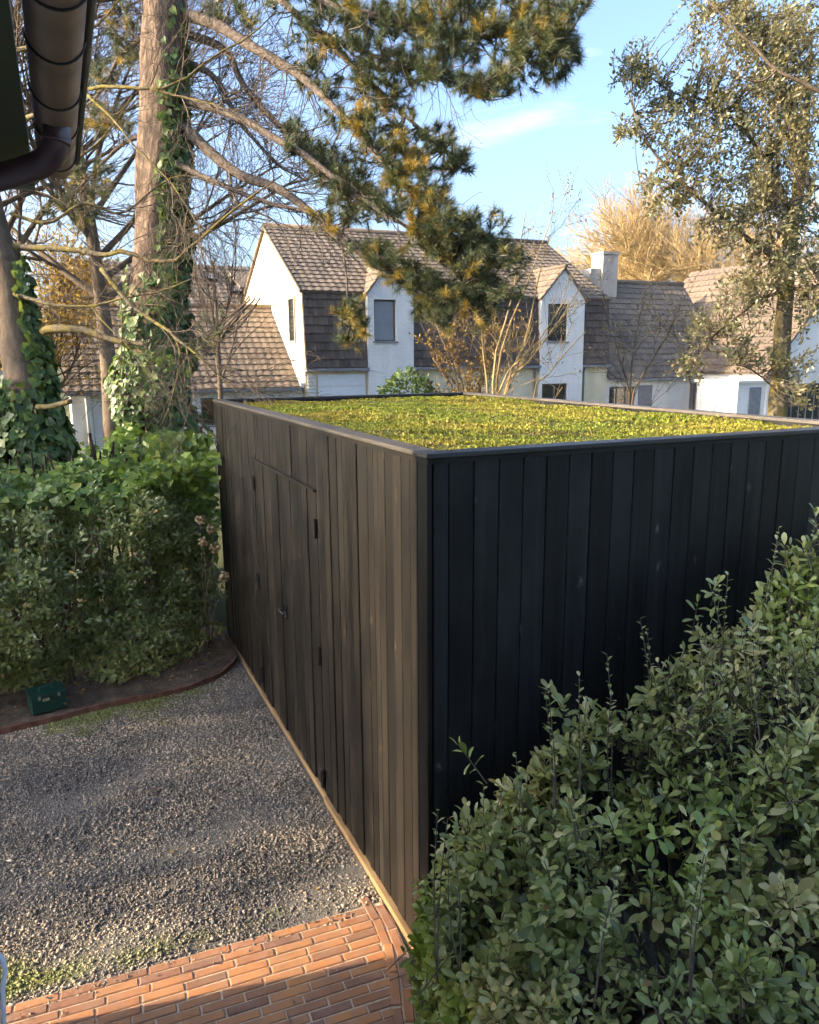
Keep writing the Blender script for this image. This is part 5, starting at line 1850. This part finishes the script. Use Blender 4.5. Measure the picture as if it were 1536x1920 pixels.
ivy_on(lt, lpp, lrr, 0.5, 4.4, 5200, cov_l, lambda z: np.interp(z, [0.5, 2.0, 2.8, 4.3], [0.44, 0.36, 0.24, 0.10]), 72, Lr=(0.08, 0.13))
BOUGHS = [
    ([(-10, 460, 8.9), (60, 462, 8.8), (130, 467, 8.7), (190, 478, 8.6), (235, 470, 8.5), (270, 488, 8.5), (325, 490, 8.4), (352, 468, 8.3), (430, 400, 8.2), (530, 330, 8.1)], 0.042, 0.007),
    ([(80, 622, 8.65), (110, 618, 8.5), (160, 622, 8.4), (215, 640, 8.3), (278, 646, 8.2)], 0.048, 0.030),
    ([(190, 505, 8.2), (240, 565, 8.1), (290, 600, 8.0), (328, 630, 7.9), (336, 680, 7.9), (318, 760, 7.9), (300, 800, 7.9)], 0.028, 0.005),
    ([(328, 630, 7.9), (370, 665, 7.8), (420, 712, 7.8), (458, 742, 7.7)], 0.016, 0.004),
    ([(-5, 545, 8.75), (40, 555, 8.6), (100, 570, 8.5), (170, 573, 8.4), (230, 560, 8.3), (300, 545, 8.2), (360, 520, 8.1)], 0.026, 0.006),
    ([(-60, 240, 9.0), (50, 220, 8.2), (155, 172, 7.6), (200, 162, 7.5), (280, 165, 7.4), (340, 150, 7.4), (400, 105, 7.4), (470, 70, 7.3), (520, 20, 7.3)], 0.034, 0.006),
    ([(280, 165, 7.4), (340, 180, 7.4), (420, 200, 7.3), (470, 240, 7.3)], 0.014, 0.004),
    ([(160, 175, 7.6), (215, 230, 7.5), (270, 290, 7.4), (320, 345, 7.4), (360, 400, 7.3), (390, 450, 7.3)], 0.016, 0.004),
    ([(70, 762, 8.3), (100, 760, 8.15), (132, 752, 8.0)], 0.034, 0.028),
    ([(-40, 340, 8.9), (60, 330, 8.6), (140, 300, 8.5), (210, 240, 8.4), (250, 180, 8.4)], 0.03, 0.006),
    ([(-70, 120, 9.0), (60, 90, 8.6), (170, 60, 8.4), (240, -20, 8.3)], 0.04, 0.008),
    ([(170, 573, 8.4), (230, 640, 8.2), (290, 720, 8.1), (350, 770, 8.0)], 0.010, 0.003),
    ([(20, 400, 8.9), (90, 420, 8.9), (160, 380, 8.9), (230, 400, 8.9), (330, 330, 8.9), (420, 360, 8.9)], 0.022, 0.005),
]
BP, BRr = [], []
for i, (pp, r0, r1) in enumerate(BOUGHS):
    P = pxpath(pp, 22)
    P = P + np.stack([wob(P, 0.9, 500+i), wob(P, 0.9, 530+i), wob(P, 0.9, 560+i)], 1)*0.02
    Rr = np.linspace(r0, r1, 22)*(1+0.12*wob(P, 2.5, 590+i))
    MB().tube(P, Rr, 8).build('branch', 'mossy_bark', lt, True)
    BP.append(path(P, 10))
    BRr.append(np.linspace(r0, r1, 10))
BP, BRr = np.array(BP), np.array(BRr)
sel = [0, 2, 3, 4, 5, 6, 7, 9, 10, 11, 12]
A1, AR1 = spawn(BP[sel], np.minimum(BRr[sel], 0.012), 11, (0.5, 1.3), 0.75, 0.15, 1.0, 0.03, 0.2, 6, 0.6, 0.35, 0.003, rg)
A2, AR2 = spawn(A1, AR1, 5, (0.25, 0.75), 0.7, 0.15, 1.0, 0.02, 0.22, 5, 0.65, 0.4, 0.0024, rg)
A3, AR3 = spawn(A2, AR2, 3, (0.12, 0.4), 0.7, 0.2, 1.0, 0.02, 0.22, 4, 0.7, 0.5, 0.0020, rg)
tubes_obj([(A1, AR1), (A2, AR2), (A3, AR3)], 'twigs', 'twig', lt, 3, kind='stuff')


# ------------------------------------------------------------------ bare trees further off
def bare_tree(name, label, base, height, spread, seed, mat, counts=(9, 7, 7, 5), rmin=0.008, trunk_r=0.2, group=None, leaves=None, up=0.12, trunk_frac=0.35, wig=1.0):
    rg = np.random.default_rng(seed)
    t = empty(name, (*base[:2], 0), label, 'tree', group)
    b = np.array([base[0], base[1], -0.05])
    top = b+[rg.normal(0, .2), rg.normal(0, .2), height*0.75]
    P = path([b, b+[0.1, 0, height*0.3], top], 12)
    Rr = np.linspace(trunk_r, trunk_r*0.3, 12)
    MB().tube(P, Rr, 9).build('trunk', mat, t, True)
    L1, LR1 = spawn(P[None], Rr[None], counts[0], (spread*0.75, spread*1.15), 0.8, trunk_frac, 1.0, up*2, 0.10*wig, 7, 0.55, 0.25, rmin, rg)
    L2, LR2 = spawn(L1, LR1, counts[1], (spread*0.35, spread*0.6), 0.62, 0.2, 1.0, up, 0.14*wig, 6, 0.6, 0.35, rmin, rg)
    L3, LR3 = spawn(L2, LR2, counts[2], (spread*0.16, spread*0.34), 0.6, 0.15, 1.0, up, 0.16*wig, 5, 0.6, 0.5, rmin, rg)
    L4, LR4 = spawn(L3, LR3, counts[3], (spread*0.08, spread*0.18), 0.6, 0.15, 1.0, up, 0.16*wig, 4, 0.7, 0.6, rmin*0.8, rg)
    tubes_obj([(L1, LR1)], 'limbs', mat, t, 5, kind='stuff')
    tubes_obj([(L2, LR2), (L3, LR3), (L4, LR4)], 'crown', mat, t, 3, kind='stuff')
    if leaves:
        per, ll, lm = leaves
        org = np.repeat(L4[:, -1], per, 0)+rg.normal(0, ll*1.5, (len(L4)*per, 3))
        dd = nrmz(rg.normal(0, 1, org.shape))
        foliage(t, DIA, org, dd, nrmz(rg.normal(0, 1, org.shape)), np.full(len(org), ll)*rg.uniform(.6, 1.3, len(org)), np.full(len(org), ll*.55), rg.uniform(0, 1, len(org)), lm, 'leaves')
    return t


q = pd(1240, 560, 46)
bare_tree('golden_tree', 'wide golden bare tree rising behind the grey annex roof', q, 8.5, 7.4, 81, 'gold_twig', (24, 8, 7, 3), 0.015, 0.3, trunk_frac=0.5, up=0.07, wig=0.55)
q = pd(1120, 560, 52)
bare_tree('golden_tree', 'smaller golden bare tree directly behind the white chimney', q, 7.5, 6.0, 82, 'gold_twig', (20, 7, 7, 3), 0.015, 0.25, trunk_frac=0.5, up=0.07, wig=0.55)
q = pd(1370, 560, 44)
bare_tree('golden_tree', 'golden bare tree seen through the evergreen oak foliage', q, 7.5, 6.6, 83, 'gold_twig', (18, 7, 7, 3), 0.015, 0.25, trunk_frac=0.5, up=0.07, wig=0.55)
q = pd(70, 640, 21)
bare_tree('yellow_leaved_tree', 'yellow-leaved tree standing behind the mossy leaning trunk', q, 6.0, 3.0, 84, 'twig', (18, 8, 6, 3), 0.006, 0.16, leaves=(4, 0.11, 'gold_leaf'), trunk_frac=0.1, up=0.04)
q = pd(-40, 640, 16)
bare_tree('brown_bare_tree', 'bare brown tree with fine twigs beyond the gutter', q, 12.0, 6.0, 85, 'twig', (18, 8, 7, 4), 0.006, 0.22, 'bare trees behind the pine', up=0.05)
q = pd(190, 640, 17)
bare_tree('brown_bare_tree', 'bare brown tree rising directly behind the pine trunk', q, 13.0, 5.8, 86, 'twig', (18, 8, 7, 4), 0.007, 0.22, 'bare trees behind the pine', up=0.05)
q = pd(400, 640, 18)
bare_tree('brown_bare_tree', 'slender bare tree between the pine trunk and the lit gable', q, 7.0, 3.0, 87, 'twig', (9, 7, 6, 3), 0.004, 0.09, 'bare trees behind the pine')

# ------------------------------------------------------------------ evergreen oak on the right
rg = np.random.default_rng(505)
ok_ = empty('evergreen_oak', (*pd(1460, 775, 9.5)[:2], 0), 'evergreen oak with slim trunk and airy olive crown right of the roof', 'tree')
b0 = pd(1458, 775, 9.5)
op = [(b0[0], b0[1], -0.05), tuple(b0), tuple(pd(1466, 650, 9.5)), tuple(pd(1474, 540, 9.5)), tuple(pd(1485, 430, 9.6)), tuple(pd(1505, 300, 9.7)), tuple(pd(1520, 100, 9.8))]
rough_trunk(op, [0.16, 0.12, 0.11, 0.10, 0.075, 0.055, 0.03], 16, 0.008, 91, 40, 3).build('trunk', 'mossy_bark', ok_, True)
OL = [
    ([(1478, 500, 9.5), (1409, 450, 9.3), (1350, 405, 9.2), (1294, 359, 9.1), (1250, 310, 9.0), (1219, 274, 9.0), (1190, 210, 9.0)], 0.05, 0.010),
    ([(1490, 420, 9.6), (1450, 330, 9.8), (1400, 250, 9.9), (1330, 190, 9.9), (1260, 170, 9.9), (1200, 130, 9.9)], 0.045, 0.009),
    ([(1500, 330, 9.7), (1480, 220, 9.9), (1450, 130, 10), (1415, 60, 10), (1380, 0, 10)], 0.04, 0.010),
    ([(1474, 545, 9.5), (1430, 560, 9.3), (1390, 590, 9.2), (1345, 625, 9.1), (1300, 680, 9.0)], 0.03, 0.008),
    ([(1476, 535, 9.5), (1520, 540, 9.2), (1580, 500, 9.0)], 0.035, 0.012),
    ([(1466, 745, 9.5), (1440, 720, 9.3), (1400, 690, 9.2), (1340, 690, 9.1)], 0.018, 0.006),
    ([(1640, 230, 7.6), (1536, 172, 7.6), (1456, 132, 7.6), (1415, 85, 7.6), (1370, 45, 7.6), (1327, 5, 7.6)], 0.034, 0.010),
    ([(1456, 132, 7.6), (1420, 150, 7.6), (1350, 120, 7.6)], 0.014, 0.005),
    ([(1300, 365, 9.1), (1250, 350, 9.0), (1200, 345, 8.9)], 0.012, 0.004),
    ([(1600, 330, 9.3), (1536, 350, 9.2), (1480, 380, 9.1), (1430, 400, 9)], 0.025, 0.008),
]
olp = []
for i, (pp, r0, r1) in enumerate(OL):
    P = pxpath(pp, 20)
    P = P + np.stack([wob(P, 0.9, 600+i), wob(P, 0.9, 630+i), wob(P, 0.9, 660+i)], 1)*0.02
    MB().tube(P, np.linspace(r0, r1, 20)*0.8, 8).build('limb', 'smooth_bark', ok_, True)
    olp.append(P)
allo = np.concatenate(olp)
OB = [(1185, 120, 36, 40, 9.8, 16), (1240, 165, 55, 55, 9.8, 26), (1180, 252, 34, 16, 9.0, 8), (1260, 255, 60, 55, 9.3, 28), (1325, 195, 55, 60, 9.8, 30), (1345, 75, 60, 70, 9.9, 40), (1425, 55, 75, 60, 9.8, 50), (1505, 75, 55, 75, 9.6, 46),
      (1425, 175, 75, 65, 9.7, 46), (1500, 220, 55, 75, 9.5, 46), (1385, 290, 75, 65, 9.5, 42), (1305, 335, 60, 48, 9.2, 22), (1232, 335, 38, 30, 9.0, 9), (1245, 395, 40, 25, 9.0, 8), (1480, 335, 65, 75, 9.5, 46), (1400, 400, 65, 55, 9.3, 30),
      (1340, 440, 45, 36, 9.2, 12), (1500, 450, 55, 65, 9.4, 36), (1435, 500, 55, 50, 9.3, 30), (1392, 560, 48, 45, 9.2, 20), (1340, 620, 55, 36, 9.1, 18), (1405, 655, 55, 36, 9.2, 18), (1295, 690, 36, 20, 9.0, 7), (1522, 560, 36, 60, 9.2, 16), (1500, 660, 36, 50, 9.1, 12), (1310, 20, 30, 30, 9.9, 9), (1520, 740, 26, 24, 9, 6),
      (1480, 130, 80, 120, 11.0, 70), (1440, 320, 90, 120, 11.0, 60)]
tP, tA, BRP, BRR = [], [], [], []
for (bx_, by_, brx, bry, bD, cnt) in OB:
    for k in range(int(cnt*1.85)):
        a_, rr0 = rg.uniform(0, 6.28), math.sqrt(rg.uniform(0, 1))
        tgt = pd(bx_+brx*rr0*math.cos(a_), by_+bry*rr0*math.sin(a_), bD+rg.uniform(-0.6, 0.6))
        j = int(np.argmin(np.linalg.norm(allo-tgt, axis=1)))
        src = allo[j]
        v_ = tgt-src
        ln = np.linalg.norm(v_)
        if ln > 0.9:
            src = tgt-v_/ln*rg.uniform(.5, .9)
        q = path([src, (src+tgt)/2+rg.normal(0, .05, 3), tgt], 5)
        BRP.append(q)
        BRR.append(np.linspace(0.007, 0.003, 5))
        axd = nrmz((q[4]-q[2])[None])[0]+rg.normal(0, .35, 3)+[0, 0, .4]
        tP.append(tgt)
        tA.append(axd)
        for s_ in range(2):
            b_ = q[rg.integers(2, 5)]
            e_ = b_+nrmz((axd+rg.normal(0, .7, 3))[None])[0]*rg.uniform(.1, .22)
            BRP.append(path([b_, (b_+e_)/2, e_], 5))
            BRR.append(np.linspace(0.004, 0.002, 5))
            tP.append(e_)
            tA.append(e_-b_)
tP, tA = np.array(tP), nrmz(np.array(tA))
tubes_obj([(np.array(BRP), np.array(BRR))], 'twigs', 'twig', ok_, 3, kind='stuff')
pos, d, n, L = rosettes(tP, tA, 7, rg.uniform(.045, .075, len(tP)), .3, 1.3, .03, .3, rg)
foliage(ok_, DIA, pos, d, n+rg.normal(0, .3, n.shape), L, L*rg.uniform(.42, .58, len(L)), np.clip(np.repeat(rg.normal(.5, .2, len(tP)), 7)+rg.normal(0, .1, len(L)), 0, 1), 'oak_leaf', 'crown')

# ------------------------------------------------------------------ shrubs between the shed and the houses
def stem_shrub(name, label, stems, D, seed, mat, leaf, leaf_n, leaf_len, m1=9, m2=4, rmin=0.004, group=None):
    rg = np.random.default_rng(seed)
    b0 = pd(stems[0][0][0], stems[0][0][1], D)
    t = empty(name, (*b0[:2], 0), label, 'shrub', group)
    SP = []
    for i, st in enumerate(stems):
        pts = [pd(x, y, D+rg.uniform(-.3, .3)) for x, y in st]
        g0 = np.array([pts[0][0]+rg.normal(0, .1), pts[0][1], -0.02])
        P = path([g0]+pts, 12)
        MB().tube(P, np.linspace(0.030, 0.007, 12), 6).build('stem', mat, t, True)
        SP.append(P)
    SP = np.array(SP)
    R0 = np.repeat(np.linspace(0.02, 0.006, 12)[None], len(SP), 0)
    L1, LR1 = spawn(SP, R0, m1, (0.5, 1.5), 0.6, 0.25, 1, 0.12, 0.14, 6, 0.6, 0.4, rmin, rg)
    L2, LR2 = spawn(L1, LR1, m2, (0.2, 0.7), 0.6, 0.2, 1, 0.1, 0.16, 5, 0.7, 0.5, rmin*.8, rg)
    tubes_obj([(L1, LR1), (L2, LR2)], 'twigs', mat, t, 3, kind='stuff')
    if leaf_n:
        idx = rg.integers(0, len(L2), leaf_n)
        kk = rg.integers(1, 5, leaf_n)
        pos = L2[idx, kk]+rg.normal(0, .03, (leaf_n, 3))
        foliage(t, DIA, pos, nrmz(rg.normal(0, 1, pos.shape)), nrmz(rg.normal(0, 1, pos.shape)), leaf_len*rg.uniform(.6, 1.3, leaf_n), leaf_len*.55*rg.uniform(.7, 1.2, leaf_n), rg.uniform(0, 1, leaf_n), leaf, 'leaves')
    return t


stem_shrub('bare_shrub', 'tall bare shrub with golden stems in front of the second dormer',
           [[(930, 745), (945, 640), (985, 540), (1040, 395)], [(925, 745), (930, 660), (960, 560), (985, 400)], [(940, 745), (990, 680), (1050, 600), (1100, 520)], [(935, 745), (960, 690), (1010, 640), (1060, 560)], [(1000, 745), (1030, 700), (1070, 650), (1100, 620)], [(915, 745), (905, 650), (900, 560), (880, 480)], [(945, 745), (985, 640), (1010, 520), (1030, 440)]],
           13.0, 701, 'gold_twig', 'oak_leaf', 420, 0.055, 9, 5, 0.0045)
stem_shrub('young_tree', 'thin young tree with sparse yellowish leaves in front of the grey annex roof',
           [[(1180, 760), (1185, 680), (1200, 590), (1225, 500)], [(1182, 760), (1165, 690), (1150, 620), (1130, 560)], [(1184, 760), (1215, 690), (1250, 630), (1275, 570)], [(1300, 770), (1290, 700), (1270, 640), (1250, 600)]],
           12.0, 705, 'twig', 'oak_leaf', 520, 0.05, 8, 5, 0.003)
stem_shrub('brown_shrub', 'brown leafy shrub under the drooping pine branches',
           [[(860, 745), (850, 690), (830, 640), (815, 600)], [(880, 745), (880, 680), (890, 620), (900, 580)], [(870, 745), (860, 700), (860, 640), (850, 590)], [(850, 745), (830, 700), (810, 670)], [(900, 745), (910, 700), (930, 650)], [(895, 745), (920, 690), (950, 600)]],
           14.5, 702, 'twig', 'dry_leaf', 3200, 0.075, 10, 6, 0.005)
gs = empty('green_bush', (*pd(765, 730, 15)[:2], 0), 'small rounded dark green bush at the foot of the white dormer', 'shrub')
rg = np.random.default_rng(703)
n_ = 1500
pts = rg.normal(0, 1, (n_, 3))
pts = nrmz(pts)*(rg.uniform(.55, 1, (n_, 1))**.4)
c_ = pd(768, 735, 15)
pp = np.stack([c_[0]+pts[:, 0]*.62, c_[1]+pts[:, 1]*.6, c_[2]-.25+pts[:, 2]*.62], 1)
pp += (0.12*wob(pp, 1.2, 704))[:, None]*pts
foliage(gs, OVAL, pp, nrmz(pts+rg.normal(0, .5, pts.shape)+[0, 0, -.2]), nrmz(pts+[0, 0, .6]+rg.normal(0, .4, pts.shape)), rg.uniform(.08, .14, n_), rg.uniform(.04, .065, n_), np.clip(rg.normal(.5, .2, n_), 0, 1), 'ivy_leaf', 'foliage')
MB().tube([(c_[0], c_[1], -0.02), (c_[0]+.03, c_[1], c_[2]-.3)], [0.05, 0.03], 8).build('stem', 'dark_stem', gs, True)

# dried hydrangea heads in the gap between hedge and shed
rg = np.random.default_rng(808)
hy = empty('dried_hydrangea', (*pz(405, 1230)[:2], 0), 'dried tan hydrangea heads in the dark gap between hedge and shed', 'plant')
hs0 = np.array([1.22, 7.72, 0.05])
heads = [pd(376, 975, 7.1), pd(396, 992, 7.1), pd(382, 1016, 7.05), pd(404, 1026, 7.1), pd(420, 1082, 6.8)]
SPq = []
for h_ in heads:
    SPq.append(path([hs0+rg.normal(0, .06, 3)*[1, 1, 0], (hs0+h_)/2+rg.normal(0, .05, 3), h_], 7))
for P in SPq:
    MB().tube(P, np.linspace(.006, .003, 7), 5).build('stem', 'twig', hy, True)
for h_ in heads:
    k_ = 60
    o_ = nrmz(rg.normal(0, 1, (k_, 3)))
    hm = leaves_mesh('flower_head', DIA, h_+o_*rg.uniform(.03, .055, (k_, 1)), nrmz(np.cross(o_, rg.normal(0, 1, o_.shape))), o_, np.full(k_, .028), np.full(k_, .022), rg.uniform(0, 1, k_))
    link_obj('flower_head', hm, 'petal', hy)

# stray pebbles on the paving
rg = np.random.default_rng(909)
spb = MB()
for k_ in range(60):
    x_, y_ = rg.uniform(-0.5, 1.3), rg.uniform(2.75, 3.55)
    if k_ % 3:
        y_ = 3.56 - 0.044*(x_-1.39) - abs(rg.normal(0, 0.06))
    r_ = rg.uniform(0.004, 0.010)
    vv_ = octv*r_*rg.uniform(.6, 1.3, (6, 1))
    vv_[:, 2] *= .7
    spb.add(vv_+[x_, y_, 0.0045+r_*.4], [tuple(int(i) for i in f_) for f_ in octf])
spb.build('grit', 'stone', kind='stuff', label='tiny stray grit lying on the brick paving', cat='grit')
